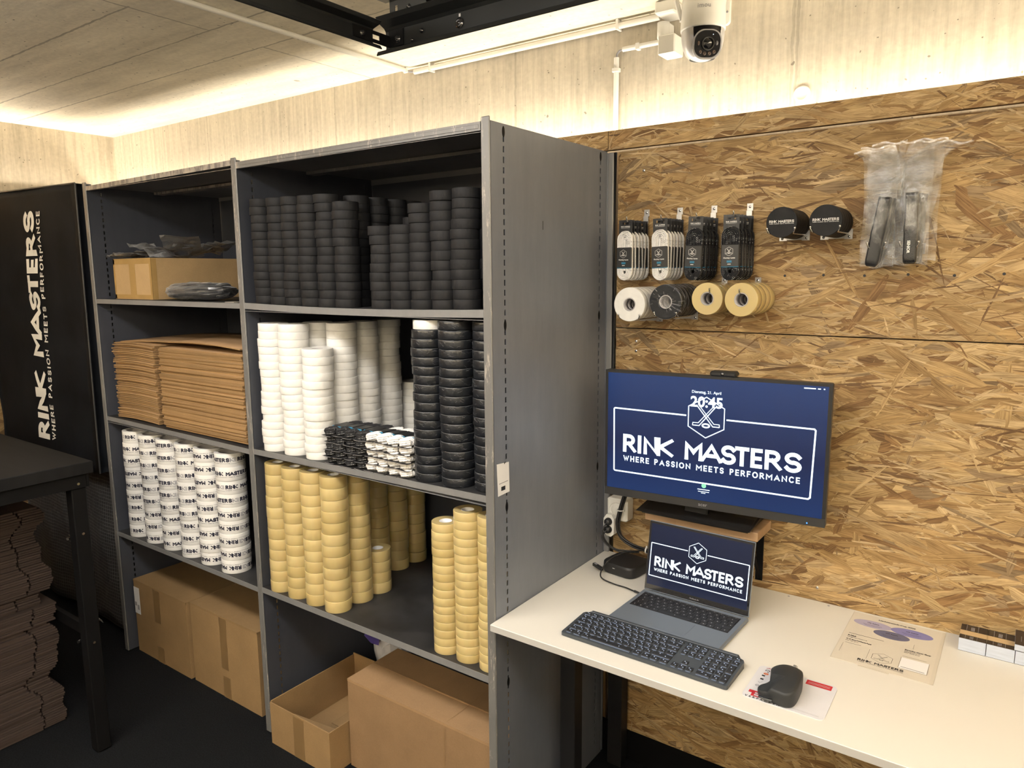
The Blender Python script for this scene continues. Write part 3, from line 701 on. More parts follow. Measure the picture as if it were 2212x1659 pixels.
def stack(me, name, x, y, z, h, n, where, noun, cat, group, jit=.0030, extra=None, R=.04, top=None, skip=None, phase=None):
    objs = []
    jx, jy = 0, 0
    for i in range(n):
        jx = jx*.6+random.uniform(-jit, jit); jy = jy*.6+random.uniform(-jit, jit)
        if i == 0: jx = jy = 0
        o = inst(me, name, None, (x+jx, y+jy, z+i*h), (0, 0, random.uniform(0, 6.28) if phase is None else phase(i)))
        tag(o, '%s, %s in %s' % (noun, place_word(i, n), where), cat, group)
        if extra and i == n-1: extra(o)
        objs.append(o)
    return objs
px_ = [-.948, -.871, -.794, -.7175, -.641, -.5645, -.4120, -.3355, -.2590, -.1825, -.1090, -.0405]
pn = [13, 13, 13, 13, 13, 12, 9, 9, 11, 12, 12, 12]
fy = -.566
cnt = ['first', 'second', 'third', 'fourth', 'fifth', 'sixth']
for k, (x, n) in enumerate(zip(px_, pn)):
    w = ('the %s front stack from the left post' % cnt[k]) if k < 6 else ('the %s front stack after the gap' % cnt[k-6])
    stack(PUCK, 'hockey_puck', x, fy if k < 11 else -.530, zat(Z1R, x, BR, .008), PH, n, w, 'black puck', 'puck', 'pucks on the upper shelf')
# stacks behind, only their upper parts show
back = [(-.948, -.486, 13, 'the stack behind the first front stack'), (-.60, -.486, 13, 'the stack behind the sixth front stack'), (-.60, -.408, 13, 'the stack left of the gap, third row'),
        (-.60, -.330, 13, 'the stack left of the gap, fourth row'), (-.60, -.252, 13, 'the stack left of the gap, fifth row'), (-.523, -.20, 12, 'the stack at the back of the gap'),
        (-.36, -.486, 10, 'the low stack behind the first two after the gap'), (-.445, -.27, 12, 'the stack deep behind the right stacks'), (-.041, -.452, 13, 'the second-row stack by the right post'), (-.041, -.374, 14, 'the tallest stack by the right post')]
for x, y, n, w in back:
    stack(PUCK, 'hockey_puck', x, y, zat(Z1R, x, BR, .008), PH, n, w, 'black puck', 'puck', 'pucks on the upper shelf')

WR = .0485
WT = roll_mesh('white_tape_roll', WR, .019, .0248, ['white_tape']); WC = core_mesh('roll_core', .0192, .0245, 'core_card')
BT = roll_mesh('black_tape_roll', WR, .019, .0248, ['black_tape'], round_=.003)
def addcore(me, name='core'):
    def f(o): inst(me, name, o)
    return f
# crinkled wrapping of the black rolls (folds of a thin clear skin, their glints put into pale grey)
def wrap_mesh(seed, R=WR, h=.0248):
    rnd = random.Random(seed); m = MB()
    for k in range(22):
        a = rnd.uniform(0, 2*PI); z = rnd.choice((rnd.uniform(.016, .0225), rnd.uniform(.016, .0225), rnd.uniform(.003, .02))); L = rnd.uniform(.08, .28); pts = []
        dz = rnd.uniform(-.006, .004)
        for i in range(5):
            t = i/4; aa = a+L*t; zz = min(.0238, max(.0015, z+dz*t+rnd.uniform(-.0012, .0012))); pts.append(((R+.0001)*math.cos(aa), (R+.0001)*math.sin(aa), zz))
        m.tube(pts, .00013, 4)
    a0 = rnd.uniform(0, 6)
    for i in range(3):
        pts = [((R-.0004)*math.cos(a0+2.0*i+j*.22), (R-.0004)*math.sin(a0+2.0*i+j*.22), .0236+.0004*math.sin(j*1.7+i)) for j in range(9)]
        m.tube(pts, .00022, 4)  # pale arcs stand in for the highlight along the top rim
    return m.mesh('wrap_crease_glint', ['crease'])
simple('crease', (.34, .34, .36), .25, coat=1)  # pale grey stands in for glints on the film's folds
WRAPS = [wrap_mesh(i) for i in range(5)]
wx = [(-.950, 17, 'first'), (-.842, 17, 'second'), (-.733, 14, 'third')]
for x, n, w in wx:
    stack(WT, 'white_tape_roll', x, -.5545, zat(Z2R, x), .025, n, 'the %s front stack from the left post' % w, 'white tape roll', 'tape roll', 'white tape rolls on the middle shelf', .0028, addcore(WC))
for x, y, n, w in ((-.842, -.452, 17, 'the stack behind the second front stack'), (-.733, -.452, 17, 'the stack behind the third front stack'), (-.733, -.352, 17, 'the stack two behind the third front stack'), (-.733, -.252, 17, 'the stack three behind the third front stack'),
                   (-.700, -.152, 8, 'the low stack four behind the third front stack'), (-.733, -.074, 12, 'the stack against the back, behind all others')):
    if n == 12: continue
    stack(WT, 'white_tape_roll', x, y, zat(Z2R, x), .025, n, w, 'white tape roll', 'tape roll', 'white tape rolls on the middle shelf', .0028, addcore(WC))
for x, y, n, w in ((-.258, -.5545, 17, 'the black stack next to the white laces'), (-.159, -.5545, 18, 'the middle black stack'), (-.054, -.540, 18, 'the black stack by the right post')):
    ob = stack(BT, 'black_tape_roll', x, y, zat(Z2R, x), .025, n, w, 'wrapped black tape roll', 'tape roll', 'black tape rolls on the middle shelf', .0022, addcore(WC))
    for i, o in enumerate(ob): inst(WRAPS[(i*3+len(w)) % 5], 'wrap_crease_glint', o, (0, 0, 0), (0, 0, i*1.3))
o = inst(WT, 'white_tape_roll', None, (-.254, -.5515, zat(Z2R, -.258)+17*.025)); inst(WC, 'core', o)
tag(o, 'single white tape roll lying on top of the first black stack', 'tape roll', 'white tape rolls on the middle shelf')

CR = .0437
CT = roll_mesh('clear_tape_roll', CR, .0185, .0372, ['clear_tape']); CC = core_mesh('roll_core', .0187, .037, 'core_white')
CR2 = .0405
CT2 = roll_mesh('clear_tape_roll', CR2, .0185, .0240, ['clear_tape']); CC2 = core_mesh('roll_core', .0187, .0238, 'core_white')
for x, y, n, w in ((-.954, -.565, 12, 'the first front stack from the left post'), (-.861, -.564, 12, 'the second front stack from the left post'), (-.768, -.563, 12, 'the third front stack from the left post'), (-.676, -.562, 12, 'the fourth front stack from the left post'),
                (-.672, -.472, 12, 'the shaded stack behind the fourth front stack'), (-.672, -.384, 4, 'the short stack of four'), (-.762, -.300, 12, 'the shaded stack behind the short stack'), (-.760, -.205, 12, 'the shaded stack second from the back'), (-.757, -.112, 12, 'the shaded stack at the very back')):
    stack(CT, 'clear_tape_roll', x, y, zat(Z3R, x), .0375, n, w, 'wide amber tape roll', 'tape roll', 'clear tape rolls on the lower shelf', .0018, addcore(CC))
for x, n, w in ((-.212, 16, 'the shorter stack near the right post'), (-.129, 18, 'the tall stack beside the shorter right stack'), (-.046, 18, 'the stack partly hidden by the right post')):
    stack(CT2, 'clear_tape_roll', x, -.556, zat(Z3R, x), .0242, n, w, 'narrow amber tape roll', 'tape roll', 'narrow clear tape rolls on the lower shelf', .001, addcore(CC2))

# printed packing tape, left bay
TR, TH = .0535, .0500
PT = roll_mesh('printed_tape_roll', TR, .0385, TH, ['print_white'], n=48, round_=.001); PC = core_mesh('roll_core', .0387, .0498, 'core_card', t=.003, n=36)
def print_mesh(flip):
    m = MB(); C_ = 2*PI*TR; L = .1400/.86
    for k in range(2):
        x = k*C_/2
        for mi, fm in ((0, None),):
            base = cyl_map(TR, .0)
            fm = base if not flip else (lambda a, b: base(-a, TH-b))
            logo_word(x, .0205, L*.86, m, fm, 0, sub=.006, tagline=False, bold=.275)
            hh = .0028
            word('WHERE PASSION MEETS PERFORMANCE', x, .0140, hh, .0006, m, fm, 0, sub=.006, track=.42, space=.95, width=L*.86)
            # grey overprint between the repeats
            word('K', x+.1415, .0205, .0152, .0032, m, fm, 1)
            for q in range(3): strip([(x+.1570+q*.0028, .0205), (x+.1570+q*.0028, .0357)], .0015, fm, m, 1)
            strip([(x+.139, .0140), (x+.166, .0140)], .0007, fm, m, 0, sub=.006)
    me = m.mesh('lettering', ['ink_navy', 'ink_grey']); return me
PM = [print_mesh(False), print_mesh(True)]
flips = ['000111000', '000000111', '000000010', '000000000', '111110111', '000011111']
phs = [[.9, .5, .1, 2.6, 2.0, 1.8, 1.0, .9, .95], [1.2, 1.5, 1.6, 1.7, 1.8, 2.1, 1.9, 1.6, 1.7], [2.3, 2.2, 2.0, 2.1, 2.0, 1.6, .3, 1.9, .4], [1.2, .8, 1.3, 1.5, 1.2, 1.6, .9, .8, 1.0], [2.2, 2.3, 2.4, 1.9, 1.8, .2, 2.2, 2.25, 2.3], [2.2, .4, 1.3, 2.2, 2.1, 2.0, 1.9, 2.0, 2.0]]
for k, x in enumerate((-1.913, -1.781, -1.649, -1.515, -1.385, -1.251)):
    where = 'the %s stack from the left post' % cnt[k]
    for i in range(9):
        row = 8-i; zz = zat(Z3L, x, BL)+i*TH
        o = inst(PT, 'printed_tape_roll', None, (x+random.uniform(-.0016, .0016), -.5505+random.uniform(-.0016, .0016), zz))
        o.rotation_euler.z = -.72+phs[k][row]*1.0
        tag(o, 'printed packing tape roll, %s in %s' % (place_word(i, 9), where), 'tape roll', 'printed packing tape rolls on the shelf')
        inst(PM[int(flips[k][row])], 'lettering', o)
        if i == 8: inst(PC, 'core', o)
# ------------------------------------------------------------------ lace hanks on the middle shelf
def hank_mesh(seed, mat, L=.125, w=.041, h=.0205):
    """a bundled flat lace: a full rounded bundle with slanting turns wound over its ends"""
    rnd = random.Random(seed); m = MB(); pts = []
    m.box(-w*.40, w*.40, -L*.36, L*.36, -h*.40, h*.40, 0, bev=.004)
    for e in (-1, 1):
        for q in range(4):
            pts = []; yb = e*(L/2-.006-q*.0095); k = .90+.10*min(q, 1)+rnd.uniform(-.03, .03)
            for i in range(20):
                a = 2*PI*i/20; pts.append((w*.40*k*math.cos(a), yb+.0060*math.cos(a)*(1 if (seed+q) % 2 else .5)+rnd.uniform(-.0003, .0003), h*.34*k*math.sin(a)))
            m.tube(pts, 0, 8, flat=(.0062, .0034), closed=True, up=(0, 1, 0))
        # the rounded outer end, three lobes of lace stacked on a slant
        for q in range(3):
            z = (q-1)*h*.29; pts = [(-w*.43, e*(L/2-.010), z-.0035), (-w*.30, e*(L/2-.002), z-.0025), (-w*.05, e*(L/2+.001), z), (w*.22, e*(L/2-.001), z+.0025), (w*.42, e*(L/2-.010), z+.0040)]
            m.tube(pts, 0, 10, flat=(.0042, .0039), up=(0, 0, 1))
    return m.mesh('lace', [mat])
def band_mesh(L=.06, w=.0415, h=.0225):
    m = MB(); m.box(-w/2, w/2, -L*.5, L*.5, -h/2, h/2, 0, bev=.003); m.box(-w/2-.0002, w/2+.0002, -L*.5-.002, -L*.5+.004, -h/2-.0002, h/2+.0002, 1, bev=.003)
    m.box(-.022, .022, -L-.012, L+.006, -h/2-.0012, -h/2-.0006, 2)
    return m.mesh('paper_band', ['card_black', 'card_blue', 'card_black'])
LB = [hank_mesh(i, 'lace_black') for i in range(3)]; LW = [hank_mesh(i+9, 'lace_white') for i in range(3)]; BD = band_mesh()
def edge_line():
    m = MB(); m.tube([(-.019, -.0735, -.0117), (-.006, -.0742, -.0121), (.008, -.0742, -.0119), (.020, -.0735, -.0115)], .0004, 5); return m.mesh('card_rim', ['core_card'])
RIM = edge_line()
def hanks(meshes, x0, ncol, nrow, pitch, y, colour, side):
    for c in range(ncol):
        x = x0+c*pitch
        for r in range(nrow):
            z = zat(Z2R, x)+.0130+r*.0222
            o = inst(meshes[(c*2+r) % 3], 'shoelace_hank', None, (x+random.uniform(-.002, .002), y+random.uniform(-.004, .004), z), (random.uniform(-.02, .02), random.uniform(-.07, .07), random.uniform(-.03, .03)))
            tag(o, '%s lace hank, %s in %s' % (colour, place_word(r, nrow), 'column %s of the %s' % (('one', 'two', 'three', 'four')[c], side)), 'laces', '%s lace hanks on the middle shelf' % colour)
            inst(BD, 'paper_band', o); inst(RIM, 'card_rim', o)
hanks(LB, -.640, 4, 5, .0445, -.535, 'black', 'dark pile')
hanks(LW, -.4605, 4, 5, .0445, -.535, 'white', 'light pile')

# ------------------------------------------------------------------ cardboard boxes
def T(x, y, z=0, rz=0): return Matrix.Translation((x, y, z))@Matrix.Rotation(rz, 4, 'Z')
def closed_box(name, label, x0, x1, y0, y1, z0, h, rz=0, mats=('cardboard',), tapes=(), sag=.0009, flap=True):
    cx, cy = (x0+x1)/2, (y0+y1)/2; w, d = (x1-x0)/2, (y1-y0)/2
    t = thing(name, label, 'box', (cx, cy, z0), rz)
    rnd = random.Random(name+label); m = MB(); nx, nz = 10, 6
    # walls as slightly bowed grids
    def wall(P0, P1, nrm, bow):
        vs = []; fs = []
        for i in range(nx+1):
            for k in range(nz+1):
                u, v = i/nx, k/nz; b = bow*math.sin(PI*u)*math.sin(PI*v)+rnd.uniform(-.0004, .0004)*(0 < i < nx)
                vs.append((P0[0]+(P1[0]-P0[0])*u+nrm[0]*b, P0[1]+(P1[1]-P0[1])*u+nrm[1]*b, h*v))
        for i in range(nx):
            for k in range(nz): a = i*(nz+1)+k; fs.append((a, a+nz+1, a+nz+2, a+1))
        m.add(vs, fs, 0, True)
    wall((-w, -d), (w, -d), (0, -1), sag); wall((w, -d), (w, d), (1, 0), sag); wall((w, d), (-w, d), (0, 1), sag); wall((-w, d), (-w, -d), (-1, 0), sag)
    m.add([(-w, -d, 0.001), (w, -d, .001), (w, d, .001), (-w, d, .001)], [(3, 2, 1, 0)])
    m.build('body', mats[0], t)
    for s in (-1, 1):
        f = MB(); ya, yb = (-d-.001, -.0012) if s < 0 else (.0012, d+.001)
        n = 8; vs = []; fs = []
        for i in range(n+1):
            for j in range(3):
                u, v = i/n, j/2; x = -w-.001+(2*w+.002)*u; y = ya+(yb-ya)*v
                zz = h+.001+.006*((v if s < 0 else 1-v))*math.sin(PI*u)*(-.6 if flap else 0)+rnd.uniform(0, .0012)
                vs += [(x, y, zz+.003)]
        for i in range(n):
            for j in range(2): a = i*3+j; fs.append((a, a+3, a+4, a+1))
        f.add(vs, fs, 0, True)
        f.box(-w-.001, w+.001, ya, ya+.002 if s < 0 else ya+.0012, h-.004, h+.0042); f.box(-w-.001, w+.001, yb-.0012 if s < 0 else yb-.002, yb, h-.004, h+.0042) 
        f.box(-w-.001, -w+.001, ya, yb, h-.004, h+.0042); f.box(w-.001, w+.001, ya, yb, h-.004, h+.0042)
        f.build('flap', mats[0], t)
    for a, b, c, e, side in tapes:
        f = MB()
        if side == 'front': f.box(a, b, -d-sag-.0012, -d+.001, c, e)
        elif side == 'top': f.box(a, b, -d, d, h+.004, h+.0048)
        elif side == 'right': f.box(w-.001, w+sag+.0012, a, b, c, e)
        f.build('packing_tape', 'kraft_tape', t)
    return t
b1 = closed_box('cardboard_box', 'brown taped cardboard box on the floor, left of the two in the left bay', -2.000, -1.588, -.575, -.06, .0, .326, rz=.0, tapes=((-.045, .005, .18, .325, 'front'), (-.04, .01, .0, .07, 'front')))
f = MB(); f.box(-.1990, -.155, -.2625, -.2616, .18, .30); f.build('shipping_label', 'label_paper', b1)
f = MB(); f.box(-.195, -.180, -.2632, -.2626, .215, .232, 0); f.build('print', 'ink_grey', b1)
f = MB(); f.box(-.175, -.160, -.2632, -.2626, .20, .222, 0); f.build('print', 'ink_grey', b1)
b2 = closed_box('cardboard_box', 'brown taped cardboard box on the floor, right of the two in the left bay', -1.570, -1.128, -.568, -.08, .0, .332, rz=.0, tapes=((-.02, .025, .12, .331, 'front'), (-.015, .03, .0, .09, 'front')))
b3 = closed_box('cardboard_box', 'large brown closed box under the lowest shelf of the right bay', -.652, -.036, -.560, -.325, .0, .309, rz=0, tapes=(), mats=('carton_brown',))
f = MB(); strip([(0, .003), (.002, .08), (-.001, .16), (.001, .303)], .0016, plane_map((.115, -.1235, 0), (1, 0, 0), (0, 0, 1)), f); strip([(.115, -.1160), (.118, 0), (.113, .110)], .0016, lambda x, y: (x, y, .3135), f); f.build('crease', 'carton_edge', b3)
# open box
ob = thing('open_cardboard_box', 'open low brown box without lid on the floor, beside the large closed box', 'box', (-.815, -.445, 0))
w, d, h = .155, .195, .155
m = MB(); th = .004
m.box(-w, w, -d, -d+th, 0, h); m.box(-w, w, d-th, d, 0, h+.01); m.box(-w, -w+th, -d+th, d-th, 0, h+.004); m.box(w-th, w, -d+th, d-th, 0, h); m.box(-w+th, w-th, -d+th, d-th, .001, .006); m.build('body', 'cardboard', ob)
m = MB(); m.box(-.03, .025, -d-.0008, -d+.001, 0, h-.004); m.build('packing_tape', 'kraft_tape', ob)
m = MB(); m.box(.004, w-.005, -.06, d-.01, .060, .064); m.add([(-w+.005, -.16, .03), (w-.005, -.16, .03), (w-.005, -.06, .062), (-w+.005, -.10, .062)], [(0, 1, 2, 3)]); m.build('inner_flap', 'cardboard', ob)
# crumpled things behind
def crumple(name, mat, cx, cy, z0, rx, ry, rz_, seed, n=26, amp=.25, pw=1.0):
    rnd = random.Random(seed); m = MB(); vs = []; fs = []
    ph = [(rnd.uniform(1, 6), rnd.uniform(0, 6), rnd.uniform(1, 6), rnd.uniform(0, 6)) for _ in range(6)]
    def rad(a, b): return 1+amp*sum(math.sin(p*a+q)*math.sin(r_*b+s_) for p, q, r_, s_ in ph)/3
    for i in range(n+1):
        b = PI*i/n
        for j in range(n):
            a = 2*PI*j/n; k = rad(round(a/PI*3)*.8+a, b*2)
            z = rz_*(1-math.cos(b))*k
            sb_ = max(0.0, math.sin(b))**pw; vs.append((cx+rx*sb_*math.cos(a)*k, cy+ry*sb_*math.sin(a)*k, z0+max(0.0, z)))
    for i in range(n):
        for j in range(n): fs.append((i*n+j, i*n+(j+1) % n, (i+1)*n+(j+1) % n, (i+1)*n+j))
    m.add(vs, fs, 0, False); return m
m = crumple('x', '', 0, 0, 0, .090, .075, .245, 5, amp=.20)
wb = m.build('plastic_bag', 'bag_white'); wb.location = (-.880, -.128, .001); tag(wb, 'crumpled white plastic bag behind the open brown box', 'bag')
m = MB(); vs = [(-.060, -.094, .232), (-.020, -.096, .212), (.020, -.094, .214), (.014, -.080, .250), (-.050, -.080, .262)]; m.add(vs, [(0, 1, 2, 3, 4)], 0, True); m.build('purple_print', 'bag_purple', wb)
m = crumple('x', '', 0, 0, 0, .16, .09, .178, 8, amp=.14)
kb = m.build('plastic_bag', 'bag_black'); kb.location = (-.215, -.185, .001); tag(kb, 'shiny black plastic bag behind the large closed box', 'bag')

# carton on the top shelf of the left bay
tb = thing('cardboard_box', 'taped cardboard carton with clear bags in it, on the top left shelf', 'box', (-1.785, -.39, 1.5415))
w, d, h = .143, .185, .158; th = .003
m = MB(); m.box(-w, w, -d, -d+th, 0, h); m.box(-w, w, d-th, d, 0, h); m.box(-w, -w+th, -d+th, d-th, 0, h); m.box(w-th, w, -d+th, d-th, 0, h); m.box(-w+th, w-th, -d+th, d-th, .001, .004); m.build('body', 'carton_light', tb)
m = MB(); m.box(-.022, .022, -d-.0006, -d+.001, .002, h-.001); m.box(-w-.0004, w+.0006, -d-.0007, -d+.001, .002, .018); m.box(w-.014, w+.0008, -d-.0009, -d+.002, .002, h-.002); m.box(w-.001, w+.0009, -d-.0009, -d+.02, .002, h-.002); m.box(-w-.0006, -w+.010, -d-.0007, -d+.001, .002, h-.001)
m.box(-w-.0004, w+.0006, -d-.0007, -d+.001, h-.022, h-.0002); m.build('packing_tape', 'parcel_tape', tb)
def sheet_bag(cx, cy, z0, L, Wd, ang, tilt, seed, lift=.03, name='zip_bag', th=.0008):
    """a loose clear bag: two layers of film with folds, a seal strip along the mouth"""
    rnd = random.Random(seed); n, k = 9, 7; p = [rnd.uniform(0, 6) for _ in range(5)]
    R_ = Matrix.Translation((cx, cy, z0))@Matrix.Rotation(ang, 4, 'Z')@Matrix.Rotation(tilt, 4, 'Y')
    m = MB(); g = []
    for lay in (0, 1):
        vs = []
        for i in range(n+1):
            for j in range(k+1):
                u, v = i/n-.5, j/k-.5; lift_ = lift
                zz = lift*.35*math.sin(9*u+p[0])*math.cos(7*v+p[1])+lift*.25*math.sin(19*u+p[2]+5*v)+lift*.6*(abs(v)*1.2)**2*math.sin(4*u+p[3])+(1-4*v*v)*(1-4*u*u)*lift*.5*(1 if lay else -.2)
                vs.append((u*L, v*Wd, zz+(.0006 if lay else 0)))
        fs = [(i*(k+1)+j, (i+1)*(k+1)+j, (i+1)*(k+1)+j+1, i*(k+1)+j+1) for i in range(n) for j in range(k)]
        if lay == 0: fs = [f[::-1] for f in fs]
        m.add(vs, fs, 0, False, R_); g.append(vs)
    s = MB(); vs = []
    for j in range(k+1): a = g[1][n*(k+1)+j]; vs += [(a[0]-.012, a[1], a[2]+.001), (a[0]+.001, a[1], a[2]+.001)]
    s.add(vs, [(2*j, 2*j+1, 2*j+3, 2*j+2) for j in range(k)], 0, True, R_)
    o = m.build(name, 'zip_clear'); s.build('seal_strip', 'plastic_seal', o); return o
specs = [(-1.88, -.54, 1.712, .16, .12, 2.9, .05, 1, .016, 'leftmost clear zip bag hanging over the carton edge'),
         (-1.83, -.47, 1.722, .17, .13, .5, -.10, 2, .018, 'clear zip bag lying flat over the carton front, near its left'),
         (-1.74, -.50, 1.730, .16, .13, .25, .30, 3, .020, 'clear zip bag sloping over the carton\'s right edge'),
         (-1.68, -.42, 1.745, .19, .14, 2.5, .42, 4, .020, 'clear zip bag with its mouth standing up mid carton'),
         (-1.75, -.33, 1.745, .20, .15, 1.3, .10, 5, .024, 'clear zip bag near the back of the carton'),
         (-1.66, -.28, 1.742, .18, .15, .2, -.25, 6, .026, 'rightmost clear zip bag rising above the carton\'s far end')]
for cx, cy, z0, L, Wd, a, t_, sd, li, lab in specs:
    tag(sheet_bag(cx, cy, z0, L, Wd, a, t_, sd, li), lab, 'bag', 'clear zip bags over the carton')
m = crumple('x', '', 0, 0, 0, .180, .078, .029, 11, amp=.05, pw=.42)
kb = m.build('poly_bag', 'bag_black'); kb.location = (-1.435, -.505, 1.5430); tag(kb, 'flat black padded pouch in clear film on the top left shelf', 'bag')
m = crumple('x', '', 0, 0, -.0005, .190, .084, .0315, 12, n=18, amp=.09, pw=.42); m.build('clear_film', 'zip_clear', kb)
m = MB(); m.box(0, .05, 0, .03, 0, .0015); o = m.build('paper_slip', 'paper_sleeve'); o.location = (-1.14, -.60, 1.5412); tag(o, 'small cream paper slip at the right end of the top left shelf', 'paper')

# ------------------------------------------------------------------ flat cartons
def sheet_mesh(seed, w, d, h, bend, mats, slot=None):
    rnd = random.Random(seed); m = MB(); n = 8; k = 5
    def zz(u, v): return bend*(4*(u-.5)**2)*-.5+bend*.5+bend*.6*(1-v)**2*-1*.6
    vs = []
    for lay in (0, 1):
        for i in range(n+1):
            for j in range(k+1):
                u, v = i/n, j/k; vs.append(((u-.5)*w, (v-.5)*d, zz(u, v)+lay*h))
    q = (n+1)*(k+1); fs = []; mi = []
    def id_(l, i, j): return l*q+i*(k+1)+j
    for i in range(n):
        for j in range(k):
            if slot and i == slot: continue
            m_ = 0
            fs.append((id_(1, i, j), id_(1, i+1, j), id_(1, i+1, j+1), id_(1, i, j+1))); fs.append((id_(0, i, j+1), id_(0, i+1, j+1), id_(0, i+1, j), id_(0, i, j)))
    nb = len(fs)
    for i in range(n): fs += [(id_(0, i, 0), id_(0, i+1, 0), id_(1, i+1, 0), id_(1, i, 0)), (id_(0, i+1, k), id_(0, i, k), id_(1, i, k), id_(1, i+1, k))]
    for j in range(k): fs += [(id_(0, n, j), id_(0, n, j+1), id_(1, n, j+1), id_(1, n, j)), (id_(0, 0, j+1), id_(0, 0, j), id_(1, 0, j), id_(1, 0, j+1))]
    m.add(vs, fs[:nb], 0, True); o = len(m.v)
    m.f += fs[nb:]; m.m += [1]*(len(fs)-nb); m.sm += [False]*(len(fs)-nb)
    return m.mesh('flat_carton', mats)
def pile(prefix, where, n, x0, x1, y0, y1, z0, pitch, mats, jx, jy, bend, group, h=None, wave=0):
    w, d = x1-x0, y1-y0; ms = [sheet_mesh(i, w, d, h or pitch*.72, bend, mats) for i in range(4)]
    for i in range(n):
        wx_ = wave*math.sin(i*.42+1)+wave*.6*math.sin(i*.13)
        top = i == n-1
        o = inst(ms[i % 4], 'flat_carton', None, ((x0+x1)/2+wx_+random.uniform(-jx, jx), (y0+y1)/2+random.uniform(-jy, jy), z0+i*pitch), (0, 0, random.uniform(-.012, .012)))
        tag(o, '%s, %s in %s' % (prefix, place_word(i, n), where), 'carton', group)
pile('folded brown carton', 'the left pile on the second shelf', 44, -1.972, -1.655, -.585, -.20, 1.0580, .0071, ['carton_brown', 'carton_edge'], .003, .006, .010, 'flat cartons piled on the shelf', h=.0042)
pile('folded brown carton', 'the right pile on the second shelf', 62, -1.610, -1.075, -.590, -.20, 1.0530, .0050, ['carton_brown', 'carton_edge'], .0025, .006, 0, 'flat cartons piled on the shelf', h=.0046)
for k, (lab, x, y, z, rz, wd, dp, bend) in enumerate((('loose brown carton sheet lying across both shelf piles, its left corner up', -1.66, -.37, 1.3715, .10, .56, .36, .012), ('loose brown carton sheet topmost on the right pile, warped upward', -1.325, -.40, 1.3690, -.05, .50, .36, .016))):
    o = inst(sheet_mesh(k, wd, dp, .004, bend, ['carton_brown', 'carton_edge']), 'flat_carton', None, (x, y, z+.003+k*.013), (0, .0 if k else -.012, rz)); tag(o, lab, 'carton', 'loose carton sheets')

# ------------------------------------------------------------------ packing table and cartons below it
tx = -1.395
tbk = thing('packing_table', 'tall black packing table at the left edge, its corner toward the shelving', 'table', (-1.9, -1.7, 0))
def off2(mb, L=(-1.9, -1.7, 0)): return off(mb, L)
m = MB(); m.box(-2.95, tx, -2.45, -.958, .990, 1.030, bev=.002); off2(m).build('table_top', 'table_black', tbk)
m = MB(); m.box(-2.93, tx-.012, -.978, -.970, .945, .9895); m.box(-2.93, tx-.012, -2.44, -2.432, .945, .9895); m.box(tx-.020, tx-.012, -2.43, -.979, .945, .9895); off2(m).build('apron', 'black_metal', tbk)
for x, y in ((tx-.062, -1.025), (-2.92, -1.025), (-2.92, -2.43), (tx-.062, -2.43)):
    m = MB(); m.box(x, x+.046, y, y+.046, .004, .9445, bev=.003); off2(m).build('leg', 'black_metal', tbk)
m = MB(); m.box(-2.875, tx-.063, -.984, -.968, .385, .425); off2(m).build('stretcher', 'black_metal', tbk)
m = MB()
for z in (.405, .79, .96): m.cyl((tx-.0155, -1.004, z), (tx-.010, -1.004, z), .0045, 10); 
for z in (.405, .77): m.cyl((tx-.064, -1.027, z), (tx-.064+.004, -1.034, z), .005, 10)
off2(m).build('bolt', 'steel', tbk)
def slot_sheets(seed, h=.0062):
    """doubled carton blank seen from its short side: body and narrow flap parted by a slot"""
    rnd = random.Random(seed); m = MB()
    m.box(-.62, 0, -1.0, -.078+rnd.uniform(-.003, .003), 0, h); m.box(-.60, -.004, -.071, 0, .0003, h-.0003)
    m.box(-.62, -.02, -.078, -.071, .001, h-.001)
    return m.mesh('flat_carton', ['carton_shaded'])
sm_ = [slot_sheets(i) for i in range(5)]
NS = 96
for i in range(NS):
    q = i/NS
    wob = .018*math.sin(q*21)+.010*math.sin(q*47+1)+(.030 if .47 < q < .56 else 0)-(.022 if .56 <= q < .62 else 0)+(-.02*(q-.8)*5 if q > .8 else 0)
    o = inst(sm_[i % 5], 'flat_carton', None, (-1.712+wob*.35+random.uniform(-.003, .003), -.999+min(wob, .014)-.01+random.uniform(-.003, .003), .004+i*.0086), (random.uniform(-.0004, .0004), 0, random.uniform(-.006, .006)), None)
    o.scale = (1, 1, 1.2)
    tag(o, 'shadow-toned brown carton blank, %s in the pile under the black table' % place_word(i, NS), 'carton', 'carton blanks under the table')

# ------------------------------------------------------------------ padded mat and the fabric behind it
m = MB(); x0, x1, z0, z1, y0, y1 = -3.14, -2.065, .04, 1.985, -.530, -.495; n = 30; k = 40; vs = []; fs = []
for s in (0, 1):
    for i in range(n+1):
        for j in range(k+1):
            u, v = i/n, j/k; vs.append((x0+(x1-x0)*u, (y0 if s == 0 else y1)+.012*math.sin(u*17+v*3)*math.sin(v*9+u*4)*(1 if s == 0 else .3)-(.02*(1-v)**3 if s == 0 else 0), z0+(z1-z0)*v+.006*math.sin(u*13)*(v == 0)))
q = (n+1)*(k+1)
for i in range(n):
    for j in range(k): a = i*(k+1)+j; b = a+k+1; fs.append((a, b, b+1, a+1)); fs.append((q+a+1, q+b+1, q+b, q+a))
for j in range(k): a = j; fs.append((a+1, a, q+a, q+a+1)); a = n*(k+1)+j; fs.append((a, a+1, q+a+1, q+a))
for i in range(n): a = i*(k+1); b = a+k+1; fs.append((b, a, q+a, q+b)); a += k; b += k; fs.append((a, b, q+b, q+a))
m.add(vs, fs, 0, True); o = m.build('fabric_cover', 'grid_fabric'); tag(o, 'black grid-woven fabric cover hanging behind the printed mat', 'cover')
m = MB(); m.box(-.02, .02, -.001, 0, -.012, .012); g = m.build('care_tag', 'label_paper', o); g.location = (-2.415+.10, -.592, .06); g.rotation_euler = (.5, .3, .2)
